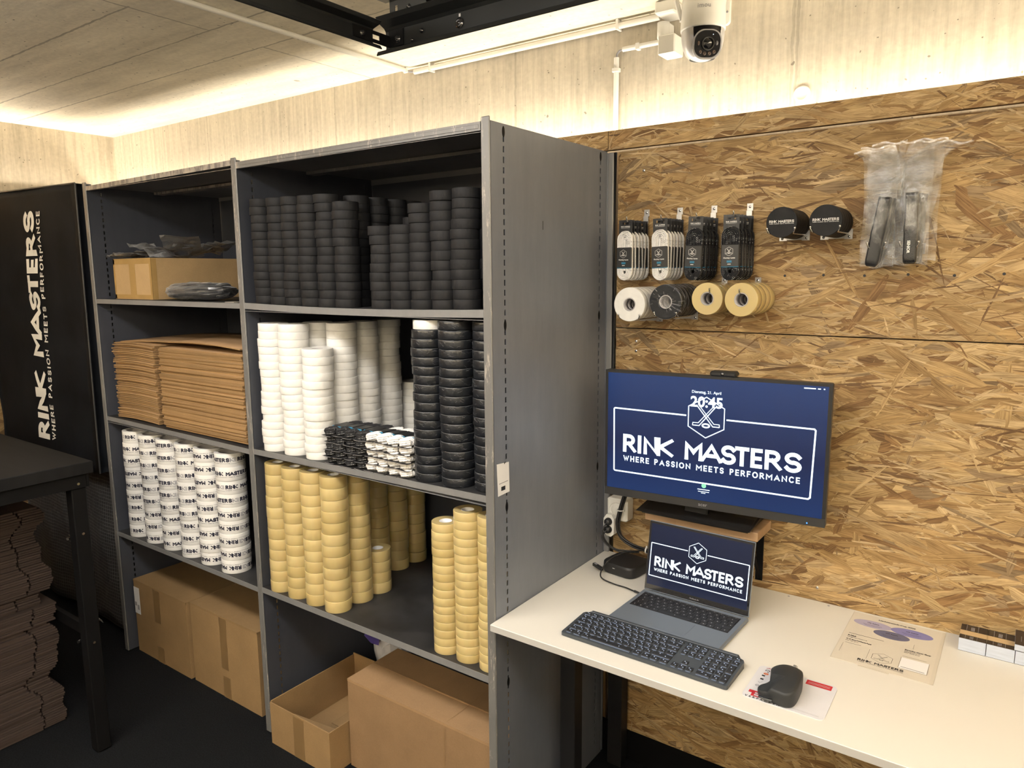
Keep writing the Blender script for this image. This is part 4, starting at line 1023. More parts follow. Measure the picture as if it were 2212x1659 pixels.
mt = thing('padded_mat', 'large black padded mat with white upright lettering, left of the shelving', 'mat', (-2.62, -.60, .80))
X0, X1, Z0, Z1 = -3.12, -2.108, .79, 2.005
def matx(v): return X1-.022*(1-v)
m = MB(); n = 24; k = 40; vs = []; fs = []
def maty(u, v): return -.612+.004*math.sin(u*9+v*13)*math.sin(v*17)+.0022*math.sin(v*95+5*math.sin(u*6))*math.exp(-((v-.78)/.05)**2)+.002*math.sin(v*80+4*math.sin(u*5+1))*math.exp(-((v-.62)/.05)**2)
for s in (0, 1):
    for i in range(n+1):
        for j in range(k+1):
            u, v = i/n, j/k; xr = matx(v); vs.append((X0+(xr-X0)*u+2.62, (maty(u, v) if s == 0 else -.566)+.60, Z0+(Z1-Z0+.020*(1-u))*v-.80))
q = (n+1)*(k+1)
for i in range(n):
    for j in range(k): a = i*(k+1)+j; b = a+k+1; fs.append((a, b, b+1, a+1)); fs.append((q+a+1, q+b+1, q+b, q+a))
for j in range(k): a = j; fs.append((a+1, a, q+a, q+a+1)); a = n*(k+1)+j; fs.append((a, a+1, q+a+1, q+a))
for i in range(n): a = i*(k+1); b = a+k+1; fs.append((b, a, q+a, q+b)); a += k; b += k; fs.append((a, b, q+b, q+a))
m.add(vs, fs, 0, True); m.build('mat_body', 'mat_vinyl', mt)
m = MB(); pts = [(matx(j/12)+2.62+.002, -.612+.60+.001, Z0-.80+(Z1-Z0)*j/12) for j in range(13)]
m.tube(pts, .004, 8); m.tube([(X0+2.62, -.012, Z1+.020-.80), (matx(1)+2.62, -.012, Z1-.80)], .004, 8); m.build('piping', 'mat_piping', mt)
m = MB()
def fm(x, y):
    X = -(y)-2.575+x*.072; Z = .883+x; u = (X-X0)/(X1-X0); v = (Z-Z0)/(Z1-Z0)
    return (X+2.62, maty(u, v)+.60-.0042, Z-.80)
logo_word(0, 0, 1.035, m, fm, 0, sub=.02, bold=.235); m.build('lettering', 'ink_white', mt)
# ------------------------------------------------------------------ desk
DZ = .7225
desk = thing('desk', 'white desk top on black legs against the strand board wall', 'desk', (.9, -.3, 0))
DO = (.9, -.3, 0)
m = MB(); m.box(.0015, 2.1, -.6334, -.0035, DZ-.0181, DZ, 0, bev=.0012)
o = off(m, DO).build('desk_top', ['desk_laminate', 'desk_edge'], desk)
m = MB()
m.box(.0040, 2.0975, -.6342, -.6330, DZ-.0172, DZ-.001, 0); off(m, DO).build('front_edging', 'desk_edge', desk)
for y in (-.36, -.06):
    m = MB(); m.box(.048, .098, y, y+.045, .004, DZ-.0185, bev=.002); off(m, DO).build('leg', 'desk_leg_black', desk)
    m = MB(); m.box(2.03, 2.08, y, y+.045, .004, DZ-.0185, bev=.002); off(m, DO).build('leg', 'desk_leg_black', desk)
m = MB(); m.box(.10, 2.03, -.03, -.012, DZ-.06, DZ-.019); off(m, DO).build('rear_beam', 'desk_leg_black', desk)
# small dowel caps at the back
m = MB()
for x in (.594, .70): m.lathe([(0, .0004), (.003, .0004), (.0032, 0)], 12, 0, True, Matrix.Translation((x, -.018, DZ)))
off(m, DO).build('dowel_cap', 'ink_grey', desk)

# ------------------------------------------------------------------ riser board on brackets
rz = .928
rs = thing('riser_shelf', 'small beech shelf on black wall brackets under the monitor', 'shelf', (.36, 0, .9))
m = MB(); m.box(-.161, .172, -.126, -.0035, .002, .028, bev=.0015); m.build('board', 'beech_board', rs)
for x in (.135, -.13):
    m = MB(); m.box(x, x+.020, -.0085, -.0035, -.155, .0015, bev=.001); m.box(x, x+.020, -.112, -.0086, -.0035, .0015, bev=.001)
    m.prism([(-.0086, -.150), (-.0086, -.132), (-.098, -.0036), (-.110, -.0036)], 'x', x+.007, x+.013); m.build('bracket', 'black_metal', rs)

# ------------------------------------------------------------------ monitor
MO = Vector((.102, -.2, .985)); MW, MH = .6055, .3700
mang = math.atan2(.05, .605)
mon = thing('monitor', 'black monitor with lit blue lock screen above the laptop', 'monitor', MO, mang)
m = MB(); m.box(0, MW, .0015, .028, 0, MH, bev=.003); m.box(.12, .48, .028, .045, .06, .30, bev=.008); m.build('housing', 'bezel_plastic', mon)
m = MB(); m.box(0, MW, -.0006, .0013, 0, .0215, bev=.0005); m.box(0, MW, -.0012, .0013, .0215, .0225); m.build('chin', 'bezel_plastic', mon)
m = MB(); m.box(0, .0075, -.0006, .0013, .0227, MH); m.box(MW-.0085, MW, -.0006, .0013, .0227, MH); m.box(.0077, MW-.0087, -.0006, .0013, MH-.0075, MH); m.build('bezel', 'black_plastic', mon)
sx0, sx1, sz0, sz1 = .0077, MW-.0087, .0229, MH-.0077
m = MB(); m.box(sx0, sx1, .0002, .0014, sz0, sz1); scr = m.build('screen', 'monitor_screen', mon)
m = MB(); fm = lambda x, y: (x, -.0001, y)
t = .0042
strip([(.2393, .2575), (.030, .2600), (.0272, .2572), (.0290, .0775), (.032, .0748), (.562, .0700), (.5665, .0740), (.5715, .2490), (.5685, .2525), (.3490, .2545)], t, fm, m)
emblem(.2942, .2560, .0560, .0026, m, fm)
logo_word(.0560, .1335, .4870, m, fm, 0, bold=.20)
fonttext('Dienstag, 21. April', .0107, lambda x, y: (x+.2930, -.0001, y+.3215), m, 0, .0001, 'CENTER')
fonttext('20:45', .0400, lambda x, y: (x*1.0+.2945, -.00015, y+.2845), m, 0, .0010, 'CENTER')
for x0, x1 in ((.5385, .5665), (.571, .578), (.5845, .588)): strip([(x0, .3555), (x1, .3555)], .0028, fm, m)
strip([(.2768, .0545), (.3105, .0545)], .0022, fm, m); strip([(.2785, .0485), (.3090, .0485)], .0018, fm, m); strip([(.2870, .0445), (.2990, .0445)], .0016, fm, m)
m.build('screen_graphics', 'screen_white', mon)
m = MB(); m.lathe([(0, 0), (.0065, 0)], 20, 0, False, Matrix.Translation((.2940, -.0002, .0655))@Matrix.Rotation(PI/2, 4, 'X')); m.build('avatar_icon', 'screen_green', mon)
m = MB(); fonttext('acer', .0135, lambda x, y: (x+.2925, -.0008, y+.0075), m, 0, .0002, 'CENTER', 1.05); m.build('maker_mark', 'silver_plastic', mon)
m = MB(); m.lathe([(0, 0), (.0018, 0)], 10, 0, False, Matrix.Translation((.5625, -.0009, .0065))@Matrix.Rotation(PI/2, 4, 'X')); m.build('power_light', 'led_blue', mon)
# stand: neck and base resting on the riser
m = MB(); Ri = Matrix.Rotation(-mang, 4, 'Z')@Matrix.Translation(-MO)
m.box(.315, .385, -.115, -.095, .945, 1.10, xf=Ri, bev=.004); m.box(.30, .40, -.145, -.100, 1.05, 1.14, xf=Ri, bev=.004); m.build('neck', 'black_plastic', mon)
m = MB(); m.prism([(-.150, .9305), (-.012, .9305), (-.012, .948), (-.090, .950), (-.150, .936)], 'x', .200, .512, xf=Ri); m.prism([(-.158, .9362), (-.150, .9335), (-.018, .9500), (-.018, .9545)], 'x', .183, .518, xf=Ri); m.build('base', 'black_plastic', mon)
wc = thing('webcam', 'flat black box sitting on the top edge of the monitor', 'webcam', MO+Vector((.335*math.cos(mang), .335*math.sin(mang), MH)), mang)
m = MB(); m.box(-.034, .036, -.006, .030, .0003, .0145, bev=.0045); m.build('body', 'black_plastic', wc)
m = MB(); m.lathe([(0, .0008), (.004, .0006), (.0046, 0)], 16, 0, True, Matrix.Translation((0, -.006, .007))@Matrix.Rotation(PI/2, 4, 'X')); m.build('lens', 'black_gloss', wc)

# ------------------------------------------------------------------ laptop
LA = math.atan2(-.010, .304)
lap = thing('laptop', 'open grey laptop with lit dark blue screen, below the monitor', 'laptop', (.2475, -.2275, DZ), LA)
LW_, LD = .304, .210
m = MB(); m.box(0, LW_, -LD, 0, .001, .0125, bev=.003); m.build('base', 'laptop_alu', lap)
m = MB(); m.box(.014, LW_-.014, -.112, -.018, .0122, .0128); m.build('keyboard_well', 'laptop_well', lap)
m = MB(); m.box(.096, .208, -.198, -.120, .0123, .0129, bev=.0002); m.build('trackpad', 'laptop_alu', lap)
rows = [(14, [1]*14, .009), (14, [1]*13+[1.5], .0165), (14, [1.5]+[1]*13, .0165), (14, [1.8]+[1]*12+[.7], .0165), (13, [1.25]+[1]*11+[2.2], .0165), (10, [1, 1, 1, 1.25, 5, 1.25, 1, 1, 1, 1], .0165)]
y = -.0195
cap_cache = {}
def key_mesh(w, d, h, mats, leg, seed, twin=False):
    k = (round(w, 4), round(d, 4), mats, seed)
    if k in cap_cache: return cap_cache[k]
    m = MB(); m.box(-w/2, w/2, -d/2, d/2, 0, h, 0, bev=min(.0012, h*.6)); rnd = random.Random(seed)
    z = h+.0001
    L = leg
    def dash(x0, y0, x1, y1, t): strip([(x0, y0), (x1, y1)], t, lambda a, b: (a, b, z), m, 1)
    for q in range(2 if twin else 1):
        cx = (-w*.12 if q == 0 and twin else w*.2*q); cy = (d*.18 if q == 0 and twin else -d*.14*q)
        s = L*.5
        typ = rnd.randrange(4)
        if typ == 0: dash(cx-s, cy-s, cx, cy+s, L*.28); dash(cx, cy+s, cx+s, cy-s, L*.28)
        elif typ == 1: dash(cx-s*.6, cy-s, cx-s*.6, cy+s, L*.28); dash(cx-s*.6, cy, cx+s*.6, cy+s, L*.28); dash(cx-s*.6, cy, cx+s*.6, cy-s, L*.28)
        elif typ == 2: strip(arc(cx, cy, s*.7, s, 20, 340, 8), L*.26, lambda a, b: (a, b, z), m, 1)
        else: dash(cx-s*.7, cy+s, cx+s*.7, cy+s, L*.28); dash(cx, cy-s, cx, cy+s, L*.28)
    me = m.mesh('key', list(mats)); cap_cache[k] = me; return me
for r, (n, ws, dp) in enumerate(rows):
    tot = sum(ws); x = .0155; u = (LW_-.031)/tot
    for q, w in enumerate(ws):
        me = key_mesh(w*u-.0022, dp-.0024, .0009, ('key_dark', 'key_legend_dim'), .0034 if dp > .01 else .002, q % 4)
        inst(me, 'key', lap, (x+w*u/2, y-dp/2, .0128)); x += w*u
    y -= dp
LT = math.radians(9.0)     # lid leans back a little
def lidm(mb, R=Matrix.Translation((0, -.001, .0118))@Matrix.Rotation(-LT, 4, 'X')):
    mb.v = [tuple(R@Vector(p)) for p in mb.v]; return mb
LH = .200
m = MB(); m.box(.0005, LW_-.0005, 0, .0045, 0, LH, bev=.002); lid = lidm(m).build('lid', 'laptop_alu', lap)
m = MB(); m.box(.002, LW_-.002, -.0005, .0001, .004, LH-.002); lidm(m).build('screen_border', 'black_gloss', lid)
m = MB(); m.box(.0075, LW_-.0075, -.0008, -.0004, .0185, LH-.008); lidm(m).build('screen', 'laptop_screen', lid)
m = MB(); fm = lambda x, y: (x, -.0010, y)
x0, x1, z0, z1, cxm = .0120, .2935, .0440, .1370, .1500
strip([(cxm-.0285, z1), (x0+.001, z1), (x0, z1-.001), (x0, z0+.001), (x0+.001, z0), (x1-.001, z0), (x1, z0+.001), (x1, z1-.001), (x1-.001, z1), (cxm+.0285, z1)], .0023, fm, m)
emblem(cxm, .1365, .0285, .0014, m, fm); logo_word(.0255, .0735, .2560, m, fm, 0, bold=.20)
lidm(m).build('screen_graphics', 'screen_white', lid)
m = MB(); fonttext('MacBook Air', .0052, lambda x, y: (x+.152, -.0007, y+.0085), m, 0, 0, 'CENTER'); lidm(m).build('maker_mark', 'ink_grey', lid)

# ------------------------------------------------------------------ keyboard
KA = math.radians(-.6)
kb = thing('keyboard', 'dark grey full-size keyboard with glowing keys, in front of the laptop', 'keyboard', (.1835, -.5755, DZ), KA)
KW, KD = .430, .1310
def kz(yy): return .0095+.0085*(yy/KD)
m = MB(); n = 6
pr_ = [(.006, 0), (KW-.006, 0), (KW-.0015, .0015), (KW, .006), (KW, KD-.020), (KW-.004, KD-.013), (KW-.012, KD-.010), (KW-.016, KD-.003), (KW-.020, KD), (.020, KD), (.016, KD-.003), (.012, KD-.010), (.004, KD-.013), (0, KD-.020), (0, .006), (.0015, .0015)]
vs = [(a, b, .0008) for a, b in pr_]+[(a, b, kz(b)) for a, b in pr_]; q = len(pr_)
m.add(vs, [tuple(range(q))[::-1], tuple(range(q, 2*q))]+[(i, (i+1) % q, q+(i+1) % q, q+i) for i in range(q)])
m.build('body', 'keyboard_body', kb)
m = MB(); m.box(.018, KW-.018, KD-.0105, KD-.001, kz(KD)+.0001, kz(KD)+.0028, bev=.0012); m.build('rear_bar', 'keyboard_body', kb)
U = .0186; kx = .0065
KR = [([(1, 15/14.)]*14, 3, 4), ([(1, 1.)]*13+[(1, 2.)], 3, 4), ([(1, 1.5)]+[(1, 1.)]*12+[(1, 1.5)], 3, 4), ([(1, 1.75)]+[(1, 1.)]*12+[(1, 1.25)], 0, 3), ([(1, 1.25)]+[(1, 1.)]*11+[(1, 2.75)], 0, 4), ([(1, 1.25)]*3+[(1, 6.25)]+[(1, 1.25)]*4, 0, 3)]
ytop = KD-.0135; keyn = 0; rest = MB()
bl = MB()
def addkey(x, yy, w, d, idx, twin=True):
    global keyn
    keyn += 1; me = key_mesh(w-.0038, d-.0038, .0018, ('key_cap', 'legend_glow'), .0030, idx % 7, twin)
    inc = math.atan2(.0085, KD)
    if keyn <= 100: inst(me, 'key', kb, (x+w/2, yy+d/2, kz(yy+d/2)+.0006), (inc, 0, 0))
    else:
        R = Matrix.Translation((x+w/2, yy+d/2, kz(yy+d/2)+.0006))@Matrix.Rotation(inc, 4, 'X')
        for p in me.polygons: rest.add([tuple(me.vertices[i].co) for i in p.vertices], [tuple(range(len(p.vertices)))], p.material_index, False, R)
    # lit gap that shows on the near side of the key
    g = .0016; z_ = kz(yy)+.0003
    rnd = random.Random(keyn)
    a0 = x+.0022+rnd.uniform(0, .003); a1 = x+w-.0022-rnd.uniform(0, .004)
    bl.add([(a0, yy+.0002, z_), (a1, yy+.0002, z_), (a1, yy+.0002+g, z_+.0001), (a0, yy+.0002+g, z_+.0001)], [(0, 1, 2, 3)])
yy = ytop
order = []
for r, (ks, nav, num) in enumerate(KR):
    dep = .0130 if r == 0 else .01945
    yy -= dep; x = kx
    for q, (_, w) in enumerate(ks): order.append((x, yy, w*U, dep, r*5+q)); x += w*U
    x = kx+15.25*U
    for q in range(nav): order.append((x+q*U, yy, U, dep, r+q))
    x = kx+18.5*U
    if r < 2 or r == 2:
        for q in range(4 if r < 2 else 3): order.append((x+q*U, yy, U, dep, r*2+q))
    if r == 2: order.append((x+3*U, yy-.01945, U, 2*dep, 3))
    if r == 3:
        for q in range(3): order.append((x+q*U, yy, U, dep, q+1))
    if r == 4:
        for q in range(3): order.append((x+q*U, yy, U, dep, q+4))
        order.append((kx+16.25*U, yy, U, dep, 2)); order.append((x+3*U, yy-.01945, U, 2*dep, 1))
    if r == 5:
        order.append((x, yy, 2*U, dep, 2)); order.append((x+2*U, yy, U, dep, 3))
        for q in range(3): order.append((kx+(15.25+q)*U, yy, U, dep, q))
order.sort(key=lambda t: t[1]+.2*(t[3] < .015))
for k in order: addkey(*k)
bl.build('key_lighting', 'backlight', kb)
if rest.v: tag(rest.build('key', ['key_cap', 'legend_glow'], kb), kind='stuff')

# ------------------------------------------------------------------ mouse mat and mouse
def rrect(x0, x1, y0, y1, r, n=6):
    p = []
    for cx, cy, a in ((x1-r, y0+r, -90), (x1-r, y1-r, 0), (x0+r, y1-r, 90), (x0+r, y0+r, 180)): p += arc(cx, cy, r, r, a, a+90, n)
    return p
pad = thing('mouse_mat', 'small grey printed mouse mat with red lettering, right of the keyboard', 'mouse mat', (.727, -.503, DZ), math.radians(.8))
m = MB(); m.prism(rrect(-.084, .084, -.0745, .0725, .012), 'z', .0001, .0018); m.build('mat_body', 'pad_print', pad)
def flat(cx, cy, z, ox=.727, oy=-.503): return lambda x, y: (x+cx-ox, y+cy-oy, z)
m = MB(); fm = flat(0, 0, .0019)
def quad(mb, x0, x1, y0, y1, fmap, mi=0): mb.add([fmap(x0, y0), fmap(x1, y0), fmap(x1, y1), fmap(x0, y1)], [(0, 1, 2, 3)], mi)
quad(m, .7475, .8010, -.4550, -.4350, fm); m.build('red_banner', 'print_red', pad); m = MB()
quad(m, .6520, .6800, -.5505, -.5450, fm); quad(m, .6520, .6610, -.5560, -.5505, fm)
quad(m, .6600, .6860, -.5680, -.5640, fm); quad(m, .6600, .6660, -.5640, -.5505, fm); quad(m, .6770, .6860, -.5640, -.5505, fm); quad(m, .6660, .6770, -.5585, -.5560, fm)
m.build('red_logo', 'print_red', pad); m = MB()
for k, (a, b) in enumerate(((.6655, .6700), (.6715, .6760))): strip([(a-.006+k*.008, -.4390), (a+k*.008, -.4350)], .0016, fm, m)
strip([(.658, -.4385), (.672, -.4355)], .0015, fm, m)
m.build('red_print', 'print_red', pad)
m = MB(); fm2 = flat(0, 0, .0019)
fonttext('VERPACKEN', .0080, lambda x, y: fm2(x+.6500, y-.5755), m, 0, .0004, 'LEFT', 1.9)
strip(arc(.664, -.449, .0045, .0035, -60, 220, 10), .0018, fm2, m); strip([(.664, -.452), (.668, -.458)], .0015, fm2, m)
quad(m, .6580, .6650, -.4770, -.4715, fm2); quad(m, .6590, .6660, -.4930, -.4870, fm2)
m.build('black_print', 'ink_black', pad)
m = MB(); strip(arc(.6645, -.4640, .0040, .0026, 0, 360, 12), .0035, fm2, m); m.build('orange_print', 'print_orange', pad)
m = MB(); strip([(.658, -.503), (.662, -.508), (.667, -.501)], .0014, fm2, m); strip(arc(.6610, -.5210, .0030, .0030, 0, 360, 10), .003, fm2, m)
strip([(.738, -.5650), (.800, -.5668)], .0006, fm2, m); strip([(.740, -.5680), (.800, -.5698)], .0006, fm2, m); m.build('grey_print', 'ink_grey', pad)
m = MB(); fm3 = flat(0, 0, .0021)
strip([(.752, -.4430), (.797, -.4430)], .0010, fm3, m); strip([(.752, -.4480), (.797, -.4480)], .0010, fm3, m); m.build('white_print', 'pad_print', pad)

ms = thing('mouse', 'black sculpted mouse with thumb rest, lying on the grey mouse mat', 'mouse', (.722, -.515, DZ+.0020))
out = [(.6755, -.465), (.683, -.4475), (.698, -.4405), (.716, -.4445), (.733, -.4560), (.7455, -.4700), (.7505, -.4950), (.7520, -.5200), (.7530, -.5480), (.7500, -.5680), (.7380, -.5790), (.7200, -.5780), (.7030, -.5740), (.6860, -.5720), (.6745, -.5620), (.6700, -.5500), (.6730, -.5400), (.6810, -.5340), (.6870, -.5230), (.6860, -.5080), (.6820, -.4950), (.6775, -.4800)]
# smooth the outline
def chaik(p, k=2):
    for _ in range(k):
        q = []
        for i in range(len(p)): a = p[i]; b = p[(i+1) % len(p)]; q += [(a[0]*.75+b[0]*.25, a[1]*.75+b[1]*.25), (a[0]*.25+b[0]*.75, a[1]*.25+b[1]*.75)]
        p = q
    return p
O_ = chaik(out, 2); cx0, cy0 = .722, -.515
def hgt(x, y):
    u = (x-.722); v = (y+.515)
    main = .037*max(0, 1-abs((u-.008)/.058)**3.2*.55-abs((v+.002)/.088)**3.2*.55)
    if u < -.020 and v < 0: main = min(main, .0115+.30*max(0, u+.056))
    return main
def hgt_old(x, y):
    u = (x-.722); v = (y+.515)
    main = .043*max(0, 1-((u-.006)/.052)**2*.45-((v+.004)/.090)**2*.62)
    if u < -.022 and v < 0: main = min(main, .0125+.28*max(0, u+.058))
    return main
rings = [(.955, 0.0), (.99, .10), (1.0, .60), (.995, .84), (.97, .96), (.92, 1.0), (.65, 1.0), (.3, 1.0)]
vs = []; k = len(O_)
for s, f_ in rings:
    for x, y in O_:
        X = cx0+(x-cx0)*s; Y = cy0-.004+(y-cy0+.004)*s; h_ = hgt(cx0+(x-cx0)*min(s, .96)*.97, cy0+(y-cy0)*min(s, .96)*.97)
        h_ = max(h_, .010); vs.append((X-.722, Y+.515, .0008+h_*f_))
vs.append((0, 0, .0008+hgt(cx0, cy0)))
fs = [(i*k+j, i*k+(j+1) % k, (i+1)*k+(j+1) % k, (i+1)*k+j) for i in range(len(rings)-1) for j in range(k)]+[((len(rings)-1)*k+j, (len(rings)-1)*k+(j+1) % k, len(vs)-1) for j in range(k)]
fs.append(tuple(range(k))[::-1])
# outline runs clockwise: flip
ar = sum(O_[i][0]*O_[(i+1) % k][1]-O_[(i+1) % k][0]*O_[i][1] for i in range(k))
if ar < 0: fs = [f[::-1] for f in fs]
m = MB(); m.add(vs, fs, 0, True); m.build('body', 'mouse_rubber', ms)
m = MB(); m.cyl((-.003, .0655, .0275), (.0035, .0640, .0275), .0055, 20); m.build('scroll_wheel', 'steel', ms)
m = MB(); m.tube([(-.040+.0, -.062, .009), (-.028, -.0665, .010), (-.012, -.0655, .011)], .0035, 8, flat=(.004, .0025)); m.build('thumb_wheel', 'black_gloss', ms)

# ------------------------------------------------------------------ flyer
fl = thing('flyer', 'printed flyer in a clear sleeve lying on the desk by the wall', 'flyer', (.871, -.157, DZ))
def F(z): return lambda x, y: (x-.871, y+.157, z)
m = MB(); m.box(-.1055, .1065, -.142, .1415, .0002, .0009); m.build('sheet', 'paper_print', fl)
m = MB(); m.box(-.1065, .1075, -.1430, .1425, .00001, .00018); m.box(-.1065, -.1055, -.143, .1425, .0002, .0012); m.box(.1000, .1075, -.143, .1425, .0010, .0012); m.box(-.045, .020, -.1490, -.1431, .0001, .0006); m.build('sleeve', 'paper_sleeve', fl)
def ell(cx, cy, a, b, z, mat, nm):
    m = MB(); m.add([(cx+a*math.cos(t*PI/24)-.871, cy+b*math.sin(t*PI/24)+.157, z) for t in range(48)], [tuple(range(48))]); m.build(nm, mat, fl)
ell(.8190, -.0690, .0455, .0205, .00095, 'print_lilac', 'pale_ellipse'); ell(.9080, -.0675, .0475, .0225, .00100, 'print_violet', 'violet_ellipse'); ell(.8675, -.1060, .0410, .0215, .00105, 'print_indigo', 'dark_ellipse')
m = MB(); T_ = lambda s, sz, x, y, al='LEFT', b=.0001: fonttext(s, sz, (lambda a, c: (a+x-.871, c+y+.157, .00115)), m, 0, b, al)
T_('Liechtenstadt-Cup 2026', .0088, .8700, -.0370, 'CENTER', .0003)
T_('10% Rabatt', .0062, .8190, -.0660, 'CENTER', .0002); T_('10% Rabatt', .0062, .9080, -.0640, 'CENTER', .0002); T_('20% Rabatt', .0062, .8675, -.1020, 'CENTER', .0002)
for cx, cy in ((.819, -.074), (.908, -.072), (.8675, -.110)):
    for q in range(2): strip([(cx-.022+q*.004, cy-q*.006), (cx+.022-q*.004, cy-q*.006)], .0009, F(.00115), m)
strip([(.777, -.1480), (.857, -.1480)], .0016, F(.00115), m)
T_('E-Mail', .0075, .7775, -.1640, 'LEFT', .0004); T_('info@rink-masters.ch', .0052, .7775, -.1715); T_('Telefon/WhatsApp', .0075, .7775, -.1860, 'LEFT', .0004); T_('076 742 50 51', .0052, .7775, -.1935)
strip([(.779, -.2040), (.815, -.2040)], .0010, F(.00115), m)
for a, b in (((.776, -.210), (.776, -.258)), ((.836, -.210), (.836, -.262))): strip([a, b], .0005, F(.00115), m)
T_('Besuche unser Shop', .0068, .9050, -.1650, 'LEFT', .0004); T_('Böhmistrasse 50', .0052, .9050, -.1725); T_('6037 Root (LU)', .0052, .9050, -.1795)
strip([(.921, -.125), (.921, -.150)], .0005, F(.00115), m)
strip([(.905, -.1985), (.955, -.1985)], .0010, F(.00115), m)
strip([(.9035, -.2060), (.9035, -.2610), (.9620, -.2640), (.9620, -.2060)], .0006, F(.00115), m)
strip([(.908, -.2540), (.957, -.2560)], .0016, F(.00115), m)
emblem(.8670, -.2400, .0245, .0008, m, F(.00116))
logo_word(.8200, -.2790, .0970, m, F(.00116), 0, bold=.24)
m.build('print', 'ink_black', fl)
m = MB(); quad(m, .9045, .9612, -.2620, -.2065, F(.00105)); m.build('white_panel', 'label_paper', fl)

# ------------------------------------------------------------------ business card stacks
for k, (x0, h, y0, lab) in enumerate(((1.0095, .0325, -.0885, 'banded stack of dark business cards by the wall, leftmost of the row'), (1.0660, .0325, -.0885, 'banded stack of dark business cards, second in the row'), (1.1225, .0325, -.0885, 'lower stack of business cards at the right end of the row'),)):
    t = thing('business_cards', lab, 'business cards', (x0, y0, DZ), 0, 'business card stacks on the desk')
    m = MB(); m.box(0, .0550, 0, .0845, .0002, h-.0006); m.build('card_stack', 'card_stock', t)
    m = MB(); m.box(0, .0550, 0, .0845, h-.0005, h); m.box(0, .055, -.0003, -.0001, .0001, .0008); m.build('top_card', 'card_face', t)
    if k < 2:
        m = MB(); m.box(-.0006, .0556, .022, .046, h+.0001, h+.0009); m.box(-.0008, -.0002, .022, .046, .0001, h+.0009); m.box(.0552, .0558, .022, .046, .0001, h+.0009); m.build('paper_band', 'card_band', t)
        m = MB(); fm = lambda x, y: (x, y, h+.0001)
        for x in (.012, .036): strip([(x, .0005), (x, .0215)], .0006, fm, m); strip([(x, .0465), (x, .084)], .0006, fm, m)
        for q in range(3): strip([(.022+q*.0028, .004), (.022+q*.0028, .018)], .0012, fm, m); strip([(.022+q*.0028, .052), (.022+q*.0028, .072)], .0016, fm, m)
        m.build('print', 'ink_grey', t)
t = thing('business_cards', 'loose dark business cards on top of the rightmost card stack', 'business cards', (1.1195, -.0870, DZ+.0327), 0, 'business card stacks on the desk')
m = MB(); m.box(0, .0550, 0, .0845, .0001, .0145); m.build('card_stack', 'card_stock', t)
m = MB(); m.box(0, .0550, 0, .0845, .0146, .0152); m.build('top_card', 'card_face', t)
m = MB(); fm = lambda x, y: (x, y, .0154)
for x, a, b in ((.012, .02, .05), (.020, .002, .08), (.026, .002, .08)): strip([(x, a), (x, b)], .0008, fm, m)
m.build('print', 'ink_grey', t)

# ------------------------------------------------------------------ streaming box, sockets, cables
tv = thing('streaming_box', 'rounded black streaming box on the desk beside the shelving', 'box', (.136, -.118, DZ), math.radians(-8))
m = MB(); P_ = rrect(-.058, .058, -.055, .055, .026, 8); k = len(P_)
prof = [(.93, .0012), (.985, .004), (1.0, .009), (1.0, .026), (.985, .032), (.94, .035)]
vs = [(x*s, y*s, z) for s, z in prof for x, y in P_]
m.add(vs, [(i*k+j, i*k+(j+1) % k, (i+1)*k+(j+1) % k, (i+1)*k+j) for i in range(len(prof)-1) for j in range(k)], 0, True); m.add([(x*.94, y*.94, .035) for x, y in P_], [tuple(range(k))]); m.add([(x*.93, y*.93, .0012) for x, y in P_], [tuple(range(k))[::-1]]); m.build('body', 'black_plastic', tv)
m = MB(); m.box(-.012, -.004, -.0556, -.0548, .022, .0232); m.build('status_light', 'label_paper', tv)
dg = MB(); dg.box(-.020, .022, -.0055, .0055, .0, .0095, bev=.001); o = dg.build('adapter_dongle', 'black_plastic', None, (.068, -.175, DZ+.013), (0, math.radians(5), math.radians(-22))); tag(o, 'short black adapter dongle hanging on a thin cable before the streaming box', 'adapter')
m = MB(); quad(m, -.016, -.004, -.0035, .0035, lambda x, y: (x, y, .0097)); m.build('label', 'ink_grey', o)
so = thing('wall_socket', 'white surface socket box on the board wall under the monitor\'s left end', 'socket', (.066, 0, .885))
m = MB(); m.box(-.036, .036, -.050, -.0035, -.036, .036, bev=.005); m.build('housing', 'white_plastic', so)
m = MB(); m.lathe([(.0, .004), (.018, .004), (.020, 0), (.024, 0), (.0245, .002)], 28, 0, True, Matrix.Translation((0, -.0505, 0))@Matrix.Rotation(PI/2, 4, 'X')); m.build('socket_insert', 'white_plastic', so)
ps = thing('multi_plug', 'white multi-way plug block hanging below the socket box, two black plugs in', 'plug', (.046, -.052, .838))
m = MB(); m.prism([(-.016, .020), (-.006, .034), (.012, .034), (.020, .022), (.020, -.028), (.010, -.038), (-.006, -.036), (-.016, -.024)], 'y', -.018, .012); m.build('housing', 'white_plastic', ps)
for i, z in enumerate((.012, -.014)):
    m = MB(); m.lathe([(0, .016), (.008, .016), (.0115, .010), (.0125, 0)], 20, 0, True, Matrix.Translation((.002, -.0182, z))@Matrix.Rotation(PI/2, 4, 'X')); m.build('plug', 'black_plastic', ps)
def cable(name, pts, r, mat, label, group=None, tie=None, n=10):
    # smooth through points (Catmull-Rom)
    P = [Vector(p) for p in pts]; out_ = []
    for i in range(len(P)-1):
        a = P[max(i-1, 0)]; b = P[i]; c = P[i+1]; d = P[min(i+2, len(P)-1)]
        for q in range(n):
            t = q/n; out_.append(.5*((2*b)+(c-a)*t+(2*a-5*b+4*c-d)*t*t+(3*b-a-3*c+d)*t**3))
    out_.append(P[-1]); m = MB(); m.tube([tuple(p) for p in out_], r, 8); o = m.build(name, mat)
    tag(o, label, 'cable', group)
    return o
